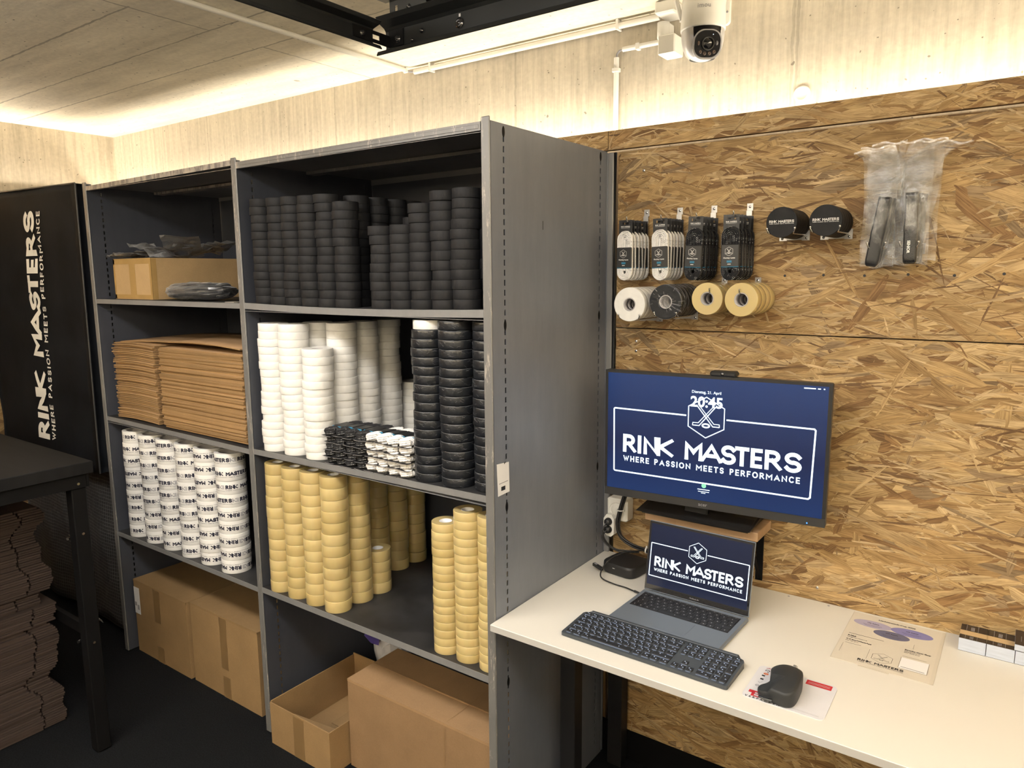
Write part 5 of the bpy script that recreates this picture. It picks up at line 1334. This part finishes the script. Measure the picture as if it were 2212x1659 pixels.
base = [(.118, -.060, 1.02), (.098, -.058, .955), (.083, -.066, .895), (.074, -.066, .845), (.086, -.060, .800), (.125, -.055, .778), (.175, -.060, .774), (.225, -.075, .770)]
for k in range(3):
    dx = (0, .007, .0035)[k]; dz_ = (0, .0045, .009)[k]; dy = (0, .004, -.004)[k]
    o = cable('cable', [(x+dx*(1 if i < 4 else .3), y+dy, z+(dz_ if i >= 4 else 0)) for i, (x, y, z) in enumerate(base)], .0034, 'black_plastic', ('thick black cable left in the tied bundle', 'thick black cable right in the tied bundle', 'thick black cable front in the tied bundle')[k], 'bundled black cables')
for loc, lab, rr in (((.0865, -.066, .893), 'white cable tie around the upper part of the cable bundle', 0), ((.176, -.060, .7785), 'white cable tie around the lower part of the cable bundle', PI/2)):
    m = MB(); m.lathe([(.0095, -.002), (.0095, .002), (.0105, .002), (.0105, -.002)], 16, 0, True, Matrix.Rotation(rr, 4, 'Y'), closed=True); m.box(.009, .014, -.002, .002, -.002, .002) if not rr else m.box(-.002, .002, -.002, .002, .009, .014)
    o = m.build('cable_tie', 'white_plastic', None, loc); tag(o, lab, 'cable tie', 'cable ties on the bundle')
for k, pts in enumerate(([(.048, -.086, .850), (.043, -.098, .825), (.050, -.095, .795), (.075, -.082, .770), (.112, -.075, .768), (.150, -.068, .772)], [(.048, -.086, .824), (.040, -.097, .805), (.053, -.092, .782), (.085, -.078, .762), (.120, -.070, .763), (.152, -.063, .768)])):
    cable('power_cord', pts, .0026, 'black_plastic', ('thin power cord from the upper black plug', 'thin power cord from the lower black plug')[k], 'power cords from the plugs')
cable('laptop_cable', [(.170, -.066, .779), (.135, -.120, .782), (.108, -.165, .772), (.098, -.200, .750), (.108, -.226, .733), (.150, -.232, .7265), (.195, -.236, .7265), (.236, -.249, .7275)], .0021, 'black_plastic', 'thin black cable looping over the streaming box to the laptop')
m = MB(); m.cyl((.2275, -.247, .7285), (.2462, -.2515, .7285), .0035, 10, r1=.0028); o = m.build('cable_plug', 'black_plastic'); tag(o, 'small black connector in the left side of the laptop', 'connector')
m = MB(); m.tube([(.0225, -.0062, 1.99), (.0222, -.0062, 1.5), (.0226, -.0062, 1.1), (.0225, -.0062, .93)], .0048, 8); o = m.build('cable', 'black_plastic'); tag(o, 'black cable running down the wall right beside the shelving', 'cable')

# ------------------------------------------------------------------ paper label hooked on the slots of the shelving
lb = thing('paper_label', 'small white paper notice stuck to the side of the shelving', 'notice', (.0012, -.568, 1.10))
m = MB(); m.prism([(-.028, .045), (.025, .041), (.027, -.040), (-.0235, -.042)], 'x', .0001, .0007); m.build('paper', 'label_paper', lb)
m = MB(); quad(m, -.010, .008, -.030, -.019, lambda x, y: (.0009, x, y)); m.build('logo_block', 'ink_black', lb)
m = MB(); strip([(-.019, -.0095), (.020, -.0085)], .0022, lambda x, y: (.0009, x, y), m); m.build('text_line', 'ink_grey', lb)
m = MB(); m.tube([(.0012, .004, .040), (.0016, .006, .0435), (.0012, .010, .043)], .0012, 6); m.build('hook_tab', 'black_plastic', lb)

# ------------------------------------------------------------------ wall hooks with lace packs
def stadium(w, h, n=8): # loop outline in (x,z), total height h
    r = w/2; return [(r*math.cos(a), h/2-r+r*math.sin(a)) for a in [PI*i/n for i in range(n+1)]]+[(r*math.cos(a), -h/2+r+r*math.sin(a)) for a in [PI+PI*i/n for i in range(n+1)]]
def pack_lace(seed, mat):
    rnd = random.Random(seed); m = MB()
    for q, w in enumerate((.0455, .0375, .0295, .0215, .0135)):
        pts = [(x+rnd.uniform(-.0004, .0004), 0, z+rnd.uniform(-.0008, .0008)-q*.0006-.002) for x, z in stadium(w, .138-q*.0085)]
        m.tube(pts, 0, 8, flat=(.0023, .0062), closed=True, up=(0, 1, 0))
    m.box(-.0035, .0035, -.005, .005, -.045, .045, bev=.001)
    return m.mesh('lace', [mat])
def pack_card():
    m = MB(); w = .0215
    zt = .099
    m.box(-w, -.0115, -.0004, .0004, .035, zt, bev=.0003); m.box(.0115, w, -.0004, .0004, .035, zt, bev=.0003)
    m.box(-.0114, .0114, -.0004, .0004, .035, .0865); m.box(-.0114, .0114, -.0004, .0004, .0935, zt); 
    return m.mesh('hang_card', ['card_black'])
def pack_band():
    m = MB(); m.box(-.0242, .0242, -.0078, .0088, -.0385, .0215, 0, bev=.002); m.box(-.0244, .0244, -.0080, .0090, -.0385, -.0345, 1, bev=.002); return m.mesh('paper_band', ['card_black', 'card_blue'])
def pack_print(full):
    m = MB(); fm = lambda x, y: (x, -.0006, y)
    logo_word(-.0145, .0790, .029, m, fm, 0, tagline=False)
    strip([(-.0145, .0770), (.0145, .0770)], .0007, fm, m)
    f2 = lambda x, y: (x, -.0082, y)
    emblem(-.002, .0030, .0118, .0006, m, f2)
    fonttext('Hockey Laces', .0056, lambda x, y: (x-.001, -.0082, y-.0155), m, 0, .0001, 'CENTER'); strip([(-.0055, -.0300), (.0035, -.0300)], .0016, f2, m)
    quad(m, -.0075, .0058, -.0262, -.0205, f2, 1)
    return m.mesh('print', ['ink_white', 'card_blue'])
PLW = [pack_lace(i, 'lace_white') for i in range(2)]; PLB = [pack_lace(i+5, 'lace_black') for i in range(2)]; PCD = pack_card(); PBD = pack_band(); PPR = pack_print(True)
def wall_hook(x, z, L, label, up=True):
    t = thing('wall_hook', label, 'hook', (x, 0, z), 0, 'metal hooks screwed to the board wall')
    m = MB(); m.box(-.0085, .0085, -.0046, -.0035, -.002, .018, bev=.0004); m.box(-.0085, .0085, -.0110, -.0036, -.0035, -.002, bev=.0003); m.box(-.0080, .0080, -.0112, -.0100, -.024, -.0025, bev=.0004); m.build('plate', 'zinc', t)
    m = MB(); m.lathe([(0, .0012), (.0022, .001), (.0038, .0002)], 14, 0, True, Matrix.Translation((0, -.0047, .009))@Matrix.Rotation(PI/2, 4, 'X')); m.build('screw', 'steel', t)
    m = MB(); m.tube([(0, -.009, -.019), (0, -L+.008, -.0225), (0, -L+.002, -.021), (0, -L, -.014), (0, -L, -.010)], .0019, 8); m.build('prong', 'steel', t)
    return t
hx = [.122, .227, .329, .430]
for i, x in enumerate(hx): wall_hook(x+.006, 1.7975, .136, 'lace hook on the wall, %s from the left' % cnt[i])
for i, x in enumerate((.1155, .2245, .3255, .4270)):
    n = 6 if i < 2 else 5
    for j in range(n):
        y = -.0245-(n-1-j)*.0 - (.0935/(n-1))*j; fr = j == n-1
        xo = (x+(.0245+y*-1*0)*.0)+(.006 if not fr else 0)*(1-j/(n-1))+random.uniform(-.0012, .0012)
        white = i < 2
        t = thing('lace_pack', '%s lace pack, %s, on the %s lace hook' % ('white' if white else 'black', ('outermost' if fr else 'nearest the wall' if j == 0 else ordw(n-j)+' from the front'), cnt[i]), 'laces', (xo, y, 1.6805), random.uniform(-.05, .03), 'lace packs on the wall hooks')
        a = random.uniform(-.03, .03) if not fr else (.0, -.035, .03, -.01)[i]
        for me, nm in (((PLW if white else PLB)[j % 2], 'lace'), (PCD, 'hang_card'), (PBD, 'paper_band')): inst(me, nm, t, (0, 0, 0), (0, a, 0))
        inst(PPR, 'print', t, (0, 0, 0), (0, a, 0))
# cradles with pucks and tape rolls
def cradle(x, zc, R, L, label, ya=0, tips=True, spread=.60):
    t = thing('wall_cradle', label, 'holder', (x, 0, zc), 0, 'two-pronged holders on the board wall')
    rr = R+.0021; dx, dz = rr*spread, -rr*math.sqrt(1-spread*spread)
    for s in (-1, 1):
        m = MB(); m.tube([(s*dx, -.006, dz), (s*dx, -L+.004, dz), (s*(dx+.0025), -L-.002, dz+.004), (s*(dx+.005), -L-.003, dz+.011)], .0018, 8); m.lathe([(0, -.0032), (.0023, -.0023), (.0032, 0), (.0023, .0023), (0, .0032)], 12, 0, True, Matrix.Translation((s*(dx+.005), -L-.003, dz+.0125))); m.build('prong', 'steel', t)
    m = MB(); m.box(dx-.010, dx+.010, -.0052, -.0036, dz-.014, dz+.012, bev=.0004); m.box(-dx-.010, -dx+.010, -.0052, -.0036, dz-.014, dz+.012, bev=.0004); m.box(-dx+.0102, dx-.0102, -.0052, -.0036, dz-.012, dz-.002); m.build('plate', 'zinc', t)
    m = MB()
    for s in (-1, 1): m.lathe([(0, .0015), (.0024, .001), (.0036, .0002)], 12, 0, True, Matrix.Translation((s*(dx+.002), -.0053, dz-.008))@Matrix.Rotation(PI/2, 4, 'X'))
    m.build('screw', 'steel', t); return t
for i, (x, n, w) in enumerate(((.5575, 5, 'left'), (.6620, 5, 'right'))):
    cradle(x, 1.7525, .0381, .132, '%s two-pronged wall holder carrying pucks' % w, spread=.72)
    for j in range(n):
        fr = j == n-1
        o = inst(PUCK, 'hockey_puck', None, (x, -.0036-j*.0256, 1.7525), (PI/2, 0, 0))
        tag(o, '%s puck in the %s wall holder' % (('front, lettered,' if fr else 'innermost' if j == 0 else ordw(n-j)+' from the front'), w), 'puck', 'pucks held on the board wall')
        if fr:
            m = MB(); fm = lambda a, b: (a, b, PH+.0003); logo_word(-.0305, -.001, .061, m, fm, 0, bold=.2); m.build('lettering', 'ink_white', o)
CCG = core_mesh('roll_core', .0187, .037, 'core_card')
def wallrolls(me, core, name, x, z, n, h, y0, noun, w, group, wraps=False):
    for j in range(n):
        o = inst(me, name, None, (x, y0-j*h, z), (PI/2, j*1.3, 0)); fr = j == n-1
        tag(o, '%s on the wall, %s' % (noun, ('outermost' if fr else 'innermost' if j == 0 else ordw(n-j)+' from the front')), 'tape roll', group)
        inst(core, 'core', o)
        if wraps: inst(WRAPS[j % 5], 'wrap_crease_glint', o)
    return o
cradle(.1490, 1.5400, WR, .150, 'two-pronged wall holder under the white tape rolls', spread=.55)
wallrolls(WT, WC, 'white_tape_roll', .1490, 1.5400, 6, .0249, -.0036, 'white tape roll', '', 'white rolls held on the wall')
cradle(.2590, 1.5490, WR, .150, 'two-pronged wall holder under the black tape rolls', spread=.55)
o = wallrolls(BT, WC, 'black_tape_roll', .2590, 1.5490, 6, .0249, -.0036, 'black tape roll', '', 'black rolls held on the wall', True)
rnd = random.Random(5); m = MB()
for k in range(38):
    a = rnd.choice((rnd.uniform(-1.0, .25), rnd.uniform(-1.0, .25), rnd.uniform(1.9, 3.0), rnd.uniform(0, 6.28))); r0 = rnd.choice((.0205, .0205, .038)); L = rnd.uniform(.003, .010)*(2 if a < .2 and a > -.9 else 1)
    m.tube([(math.cos(a)*r0, math.sin(a)*r0, .0249), (math.cos(a+.02)*(r0+L), math.sin(a+.02)*(r0+L), .0250)], .0003, 4)
m.build('wrap_crease_glint', 'crease', o); o.rotation_euler = (PI/2, 0, 0)
m = MB(); m.lathe([(0, .0), (.0165, .0)], 24, 0, False, Matrix.Translation((0, 0, .0240))); m.build('film_window', 'plastic_film', o)
wall_hook(.372, 1.597, .121, 'hook through the left amber tape rolls'); wall_hook(.466, 1.5965, .158, 'hook through the right amber tape rolls')
for x, n, w in ((.3640, 3, 'left'), (.4700, 4, 'right')):
    for j in range(n):
        fr = j == n-1
        o = inst(CT, 'clear_tape_roll', None, (x, -.0036-j*.0374, 1.5580), (PI/2, j, 0)); inst(CCG, 'core', o)
        tag(o, 'amber tape roll on the wall, %s in the %s pair group' % (('outermost' if fr else 'innermost' if j == 0 else ordw(n-j)+' from the front'), w) if False else 'amber tape roll, %s on the %s amber wall hook' % (('outermost' if fr else 'innermost' if j == 0 else ordw(n-j)+' from the front'), w), 'tape roll', 'amber rolls held on the wall')

# grips in zip bags

def grip(kind, seed):
    m = MB(); w, d, h = (.0150, .0115, .165)
    n = 20; prof = [(0, .70), (.03, .95), (.10, 1.0), (.42, .98), (.50, 1.02), (.62, .92), (.95, .90), (1, .93)]
    vs = []; kk = 20
    for t_, s in prof:
        for q in range(kk):
            a = 2*PI*q/kk; c_, s_ = math.cos(a), math.sin(a); e = .35
            vs.append((w*s*math.copysign(abs(c_)**e, c_), d*s*math.copysign(abs(s_)**e, s_), -h/2+h*t_))
    m.add(vs, [(i*kk+j, i*kk+(j+1) % kk, (i+1)*kk+(j+1) % kk, (i+1)*kk+j) for i in range(len(prof)-1) for j in range(kk)]+[tuple(range(kk))[::-1], tuple((len(prof)-1)*kk+j for j in range(kk))], 0, True)
    return m.mesh('grip', ['grip_a' if kind else 'grip_b'])
simple('grip_b', (.014, .015, .018), .35, coat=.4); simple('grip_a', (.007, .007, .008), .25, coat=.8, bump=.6, bscale=420)
def hang_bag(seed, w, h, flap=None):
    rnd = random.Random(seed); n, k = 10, 22; m = MB(); p = [rnd.uniform(0, 6) for _ in range(6)]
    lays = []
    for s in (-1, 1):
        vs = []
        for i in range(n+1):
            for j in range(k+1):
                u, v = i/n-.5, j/k
                env = (1-4*u*u)*(.35+.65*math.sin(PI*min(1, v*1.05)))
                yy = s*(.0125*env*(1 if v < .62 else max(.12, 1-(v-.62)*3.0))+.0008)+.003*math.sin(7*v+p[0]+4*u)*abs(u)*2+.0022*math.sin(23*v+p[1]+9*u)+.0015*math.sin(31*u+p[2])
                xx = u*w*(1+.05*math.sin(9*v+p[3])-.10*max(0, .3-v)) ; zz = (v-.5)*h+.003*math.sin(9*u+p[4])
                if flap and v > .78: q = (v-.78)/.22; xx += flap*q*q*.06; yy -= .012*q; zz -= abs(flap)*.012*q
                vs.append((xx, yy, zz))
        fs = [(i*(k+1)+j, (i+1)*(k+1)+j, (i+1)*(k+1)+j+1, i*(k+1)+j+1) for i in range(n) for j in range(k)]
        if s > 0: fs = [f[::-1] for f in fs]
        m.add(vs, fs, 0, True); lays.append(vs)
    sl = MB(); vs = []
    for i in range(n+1):
        a = lays[0][i*(k+1)+k]; vs += [(a[0], a[1]-.0008, a[2]-.005), (a[0], a[1]-.0008, a[2]-.0005)]
    sl.add(vs, [(2*i, 2*i+2, 2*i+3, 2*i+1) for i in range(n)], 0, True)
    return m.mesh('bag_film', ['bag_clear']), sl.mesh('zip_seal', ['plastic_seal'])
for gi, (x, gz, tilt, w) in enumerate(((.771, 1.722, .13, 'left'), (.841, 1.728, -.03, 'right'))):
    cradle(x+.0, 1.690, .014, .090, '%s two-pronged wall holder carrying bagged grips' % w, spread=.92)
    for j in range(3):
        y = -.022-j*.0275; fr = j == 2
        t = thing('bagged_grip', '%s stick grip in a clear bag on the %s holder' % (('front' if fr else 'rear' if j == 0 else 'middle'), w), 'grip', (x+(2-j)*.004*(1 if gi else .6), y, gz), 0, 'bagged grips on the board wall')
        inst(grip(gi, j), 'grip', t, (0, 0, 0), (0, tilt+(2-j)*.03, 0))
        fm_, sl_ = hang_bag(gi*10+j, .082-.004*j, .284, flap=((-.6, .1, -.15), (.2, .9, .05))[gi][j])
        inst(fm_, 'bag_film', t, (0, 0, .058+(.008, .012, .0)[j]), (0, ((-.03, .02, -.01), (.0, .25, -.02))[gi][j]*.5, 0)); inst(sl_, 'zip_seal', t, (0, 0, .058+(.008, .012, .0)[j]), (0, ((-.03, .02, -.01), (.0, .25, -.02))[gi][j]*.5, 0))
        if gi and fr: m = MB(); fonttext('SENIOR', .0085, lambda a, b: (b-.004, -.0128, -a-.028), m, 0, .0003); m.build('lettering', 'ink_white', t)

# ------------------------------------------------------------------ ceiling rails, conduits, camera
rl = thing('ceiling_rail_frame', 'black steel rail frame hung under the concrete ceiling', 'rail', (-.3, -.6, 2.2))
RO = (-.3, -.6, 2.2)
def cseg(mb, path, t, axis, a, b):
    for i in range(len(path)-1):
        p, q = Vector(path[i]), Vector(path[i+1]); d = (q-p).normalized(); nn = Vector((-d.y, d.x))*t/2; e = d*t*.3
        mb.prism([tuple(p-e+nn), tuple(q+e+nn), tuple(q+e-nn), tuple(p-e-nn)], axis, a, b)
def bolt(mb, p, ax, r=.006):
    R = {'y': Matrix.Rotation(PI/2, 4, 'X'), 'x': Matrix.Rotation(PI/2, 4, 'Y')}[ax]
    mb.lathe([(0, .0035), (r*.35, .0035), (r*.45, .0015), (r*.7, .003), (r, .0028), (r*1.25, .001), (r*1.5, 0)], 18, 0, True, Matrix.Translation(p)@R)
m = MB(); cseg(m, [(-.626, 2.286), (-.620, 2.277), (-.596, 2.266), (-.590, 2.258), (-.590, 2.216), (-.596, 2.208), (-.622, 2.201), (-.626, 2.193)], .0028, 'x', -.350, 1.6); off(m, RO).build('rail', 'rail_metal', rl)
m = MB(); cseg(m, [(-.306, 2.262), (-.311, 2.256), (-.334, 2.250), (-.338, 2.244), (-.338, 2.216), (-.334, 2.209), (-.311, 2.203), (-.306, 2.196)], .0028, 'y', -2.4, -.652); off(m, RO).build('rail', 'rail_metal', rl)
m = MB(); m.box(-.3365, -.3335, -.72, -.660, 2.2165, 2.2450); m.box(-.3365, -.3335, -.6598, -.630, 2.2165, 2.2250); m.box(-.3365, -.3335, -.6598, -.630, 2.2365, 2.2450); m.box(-.3365, -.3335, -.6298, -.5935, 2.2165, 2.245); m.box(-.3365, -.285, -.5945, -.5925, 2.2170, 2.2570); off(m, RO).build('corner_plate', 'black_metal', rl)
m = MB(); bolt(m, (-.3325, -.690, 2.2305), 'x'); 
for x, z, r in ((-.306, 2.234, .0065), (-.222, 2.2385, .004), (-.255, 2.222, .003), (-.099, 2.233, .0085), (.30, 2.234, .0065)): bolt(m, (x, -.5945, z), 'y', r)
off(m, RO).build('bolt', 'black_gloss', rl)
m = MB(); m.box(-.101+.0, -.096, -.5922, -.5914, 2.2475, 2.2545); off(m, RO).build('slot', 'label_paper', rl)
# hanger plate up to the ceiling, with its slot left open
m = MB(); y0, y1 = -.5885, -.5865
m.box(-.336, -.318, y0, y1, 2.268, 2.400); m.box(-.318, -.308, y0, y1, 2.268, 2.285); m.box(-.318, -.308, y0, y1, 2.318, 2.400); m.box(-.308, -.265, y0, y1, 2.268, 2.400)
m.prism([(-.265, 2.268), (-.19, 2.268), (-.215, 2.320), (-.265, 2.345)], 'y', y0, y1); m.box(-.350, -.265, -.63, y0-.0002, 2.330, 2.332); off(m, RO).build('hanger_plate', 'plate_metal', rl)
m = MB(); bolt(m, (-.268, -.5895, 2.305), 'y', .005); off(m, RO).build('bolt', 'black_gloss', rl)
m = MB(); m.box(-.20, 1.6, -.575, -.515, 2.292, 2.330, bev=.003); m.box(-.16, 1.6, -.605, -.580, 2.312, 2.322, bev=.002); m.prism([(-.26, 2.345), (-.20, 2.292), (-.14, 2.292), (-.14, 2.36), (-.26, 2.36)], 'y', -.575, -.52)
for k in range(3): m.cyl((-.17+k*.05, -.60, 2.308), (-.17+k*.05, -.575, 2.308), .009, 14)
m.box(-.15, -.04, -.612, -.60, 2.298, 2.308, bev=.002); off(m, RO).build('carriage', 'black_metal', rl)
for x in (.55, 1.3): m = MB(); m.box(x, x+.04, -.59, -.588, 2.255, 2.40); off(m, RO).build('hanger_strap', 'plate_metal', rl)
m = MB(); m.box(-.350, -.348, -1.9, -1.86, 2.245, 2.40); off(m, RO).build('hanger_strap', 'plate_metal', rl)

def duct(name, a, b, w, h, label, group='white cable ducts'):
    a = Vector(a); b = Vector(b); lo = Vector([min(a[i], b[i]) for i in range(3)]); hi = Vector([max(a[i], b[i]) for i in range(3)])
    ax = max(range(3), key=lambda i: hi[i]-lo[i]); t = thing(name, label, 'cable duct', (a+b)/2, 0, group); c = (a+b)/2
    m = MB(); m.cyl(tuple(a-c), tuple(b-c), w/2, 14); m.build('pipe', 'conduit_white', t); return t, ax, c
t, _, c = duct('cable_conduit', (-.905, .062, 2.389), (-.905, -2.6, 2.389), .016, 0, 'long white cable pipe crossing the ceiling towards the camera')
m = MB(); m.box(-.0095, .0095, .100-.0+1.23-.0, 1.24+.100, -.010, .011, bev=.002); m.build('clip', 'conduit_white', t)
t, _, c = duct('cable_conduit', (-.872, .080, 2.380), (.118, .080, 2.380), .018, 0, 'white cable pipe along the ceiling corner, left of the camera')
for x in (-.79, -.02): m = MB(); m.box(x-c.x-.004, x-c.x+.004, -.011, .0195, -.0115, .0195, bev=.001); m.build('clip', 'conduit_white', t)
m = MB(); m.tube([(-.905, .062, 2.388), (-.900, .070, 2.386), (-.890, .076, 2.383), (-.872, .080, 2.381)], .004, 8); o = m.build('cable', 'ink_grey'); tag(o, 'short grey cable joining the two ceiling pipes at the corner', 'cable')
t, _, c = duct('cable_conduit', (-.030, .0905, 2.056), (-.030, .0905, 2.292), .0165, 0, 'upright white cable pipe on the concrete above the shelving end')
m = MB(); m.box(-.011, .011, -.010, .0093, .075, .087, bev=.001); m.build('clip', 'conduit_white', t)
t, _, c = duct('cable_conduit', (-.008, .0905, 2.3125), (.120, .0905, 2.3125), .015, 0, 'short level white cable pipe running into the junction box')
m = MB(); m.box(-.018, -.006, -.010, .0093, -.0105, .0085, bev=.001); m.build('clip', 'conduit_white', t)
m = MB(); m.tube([(-.030, .092, 2.290), (-.029, .092, 2.303), (-.021, .092, 2.311), (-.008, .092, 2.3125)], .0035, 8); o = m.build('cable', 'ink_grey'); tag(o, 'short grey cable bend between the upright and level pipes', 'cable')
# junction boxes
jb = thing('junction_box', 'white junction box in the ceiling corner, upper of the two', 'junction box', (.150, .055, 2.365))
m = MB(); m.box(-.018, .042, -.045, .044, .000, .034, bev=.004); m.build('housing', 'white_plastic', jb)
jc = thing('junction_box', 'white junction box left of the camera, lower one with a round cap', 'junction box', (.155, .05, 2.30))
m = MB(); m.box(-.020, .032, -.018, .0485, -.042, .012, bev=.003); m.build('housing', 'white_plastic', jc)
m = MB(); m.lathe([(0, .004), (.015, .004), (.018, .008), (.018, .050), (.0, .050)], 24, 0, True, Matrix.Translation((-.016, .010, .004))); m.box(-.034, .002, .012, .048, .014, .054, bev=.003); m.build('cap', 'white_plastic', jc)
# security camera
CX, CY, CZ = .292, -.020, 2.300
sc = thing('security_camera', 'white dome security camera with black lens face, under the ceiling', 'camera', (CX, CY, CZ), math.radians(36))
m = MB(); m.lathe([(.0, .0795), (.045, .0795), (.054, .074), (.0575, .060), (.0605, -.014), (.0595, -.0185), (.050, -.0185)], 40, 0, True); m.build('body', 'white_plastic', sc)
# dome shell: split around the moving eye
def lathe_part(a0, a1, prof, mat, name, n=18):
    m = MB(); k = len(prof); vs = []
    for i in range(n+1):
        a = math.radians(a0+(a1-a0)*i/n)
        for r, z in prof: vs.append((r*math.sin(a), -r*math.cos(a), z))
    m.add(vs, [(i*k+q, i*k+q+1, (i+1)*k+q+1, (i+1)*k+q) for i in range(n) for q in range(k-1)], 0, True); return m.build(name, mat, sc)
prof = [(.0578, -.0187), (.0575, -.030), (.0562, -.045), (.0525, -.062), (.0455, -.078), (.034, -.090)]
lathe_part(40, 320, prof, 'dome_silver', 'shell', 40)
lathe_part(-39, 39, [(.0560, -.0187), (.0558, -.034), (.0545, -.046)], 'face_black', 'recess', 14)
m = MB(); m.lathe([(0, -.095), (.018, -.0935), (.034, -.086), (.046, -.070), (.0525, -.050), (.0540, -.035), (.0525, -.026), (.045, -.0195), (0, -.019)], 40, 0, True); m.build('eye_ball', 'dome_silver', sc)
tl = Matrix.Rotation(math.radians(28), 4, 'X')
m = MB(); P_ = rrect(-.0340, .0340, -.036, .030, .026, 8); k = len(P_)
R = Matrix.Translation((0, -.0385, -.0590))@Matrix.Rotation(math.radians(90+14), 4, 'X')
m.prism(P_, 'z', -.002, .0165, xf=R); m.build('face_plate', 'face_black', sc)
m = MB(); P2 = rrect(-.0365, .0365, -.0395, .0315, .028, 8); strip(P2+[P2[0]], .004, lambda x, y: tuple(R@Vector((x, y, .0130))), m); 
vs = []; kk = len(P2)
m.prism(P2, 'z', -.004, .0128, xf=R); m.build('face_rim', 'silver_plastic', sc)
m = MB(); m.lathe([(.017, .0166), (.017, .0205), (.0155, .0215), (.0140, .0205), (.0135, .0172)], 30, 0, True, R@Matrix.Translation((0, -.002, 0))); m.build('lens_ring', 'black_plastic', sc)
m = MB(); m.lathe([(0, .0195), (.007, .0190), (.0118, .0172)], 24, 0, True, R@Matrix.Translation((0, -.002, 0))); m.build('lens', 'black_gloss', sc)
for dx in (-.0245, .0245):
    m = MB(); m.lathe([(0, .0176), (.003, .0172), (.0036, .0166)], 14, 0, True, R@Matrix.Translation((dx, -.001, 0))@Matrix.Scale(1.5, 4, (0, 1, 0))); m.build('sensor', 'amber_lens' if dx < 0 else 'lens_grey', sc)
for dx, dy in ((-.0185, -.0225), (-.0065, -.0265), (.0065, -.0265), (.0185, -.0225)):
    m = MB(); m.lathe([(0, .0170), (.0016, .0170), (.0017, .0178), (.0034, .0180), (.0046, .0166)], 16, 0, True, R@Matrix.Translation((dx, dy, 0))); m.build('led_lamp', 'amber_lens', sc)
m = MB(); m.lathe([(0, .0169), (.0012, .0169)], 8, 0, True, R@Matrix.Translation((.013, .020, 0))); m.build('status_light', 'screen_white', sc)
m = MB(); cm = cyl_map(.0592, .026, -.02, .0006); cur = len(m.v)
fonttext('imou', .0165, lambda x, y: cm(x-.012, y), m, 0, .0001, 'CENTER', 1.08); m.build('maker_mark', 'ink_grey', sc)
for s, tp in ((-1, (-.078, .012, .115)), (1, (.070, .030, .100))):
    m = MB(); m.tube([(s*.0565, .012, .012), (s*.0575, .014, .020), (tp[0]*.9, tp[1], .060), tp], .006, 10); m.build('antenna', 'white_plastic', sc)
Rinv = Matrix.Rotation(-math.radians(36), 4, 'Z')@Matrix.Translation((-CX, -CY, -CZ))
m = MB(); m.prism(rrect(.262, .327, 2.322, 2.398, .012, 5), 'y', .086, .0995, xf=Rinv); m.box(.275, .318, .025, .087, 2.345, 2.390, xf=Rinv, bev=.008); m.build('wall_mount', 'white_plastic', sc)
m = MB(); m.lathe([(0, .001), (.003, .0006), (.0035, 0)], 12, 0, True, Rinv@Matrix.Translation((.320, .0858, 2.355))@Matrix.Rotation(PI/2, 4, 'X')); m.build('screw_cap', 'ink_grey', sc)
# round disc on the concrete
dc = thing('wall_disc', 'round cream disc with white rim on the concrete above the trim', 'cover', (.531, .1, 2.107))
m = MB(); m.lathe([(.0165, .006), (.0195, .0055), (.0215, .003), (.0220, 0)], 32, 0, True, Matrix.Rotation(PI/2, 4, 'X')); m.build('rim', 'white_plastic', dc)
m = MB(); m.lathe([(0, .0052), (.016, .0052), (.0165, .0060)], 32, 0, True, Matrix.Rotation(PI/2, 4, 'X')); m.build('disc', 'disc_cream', dc)
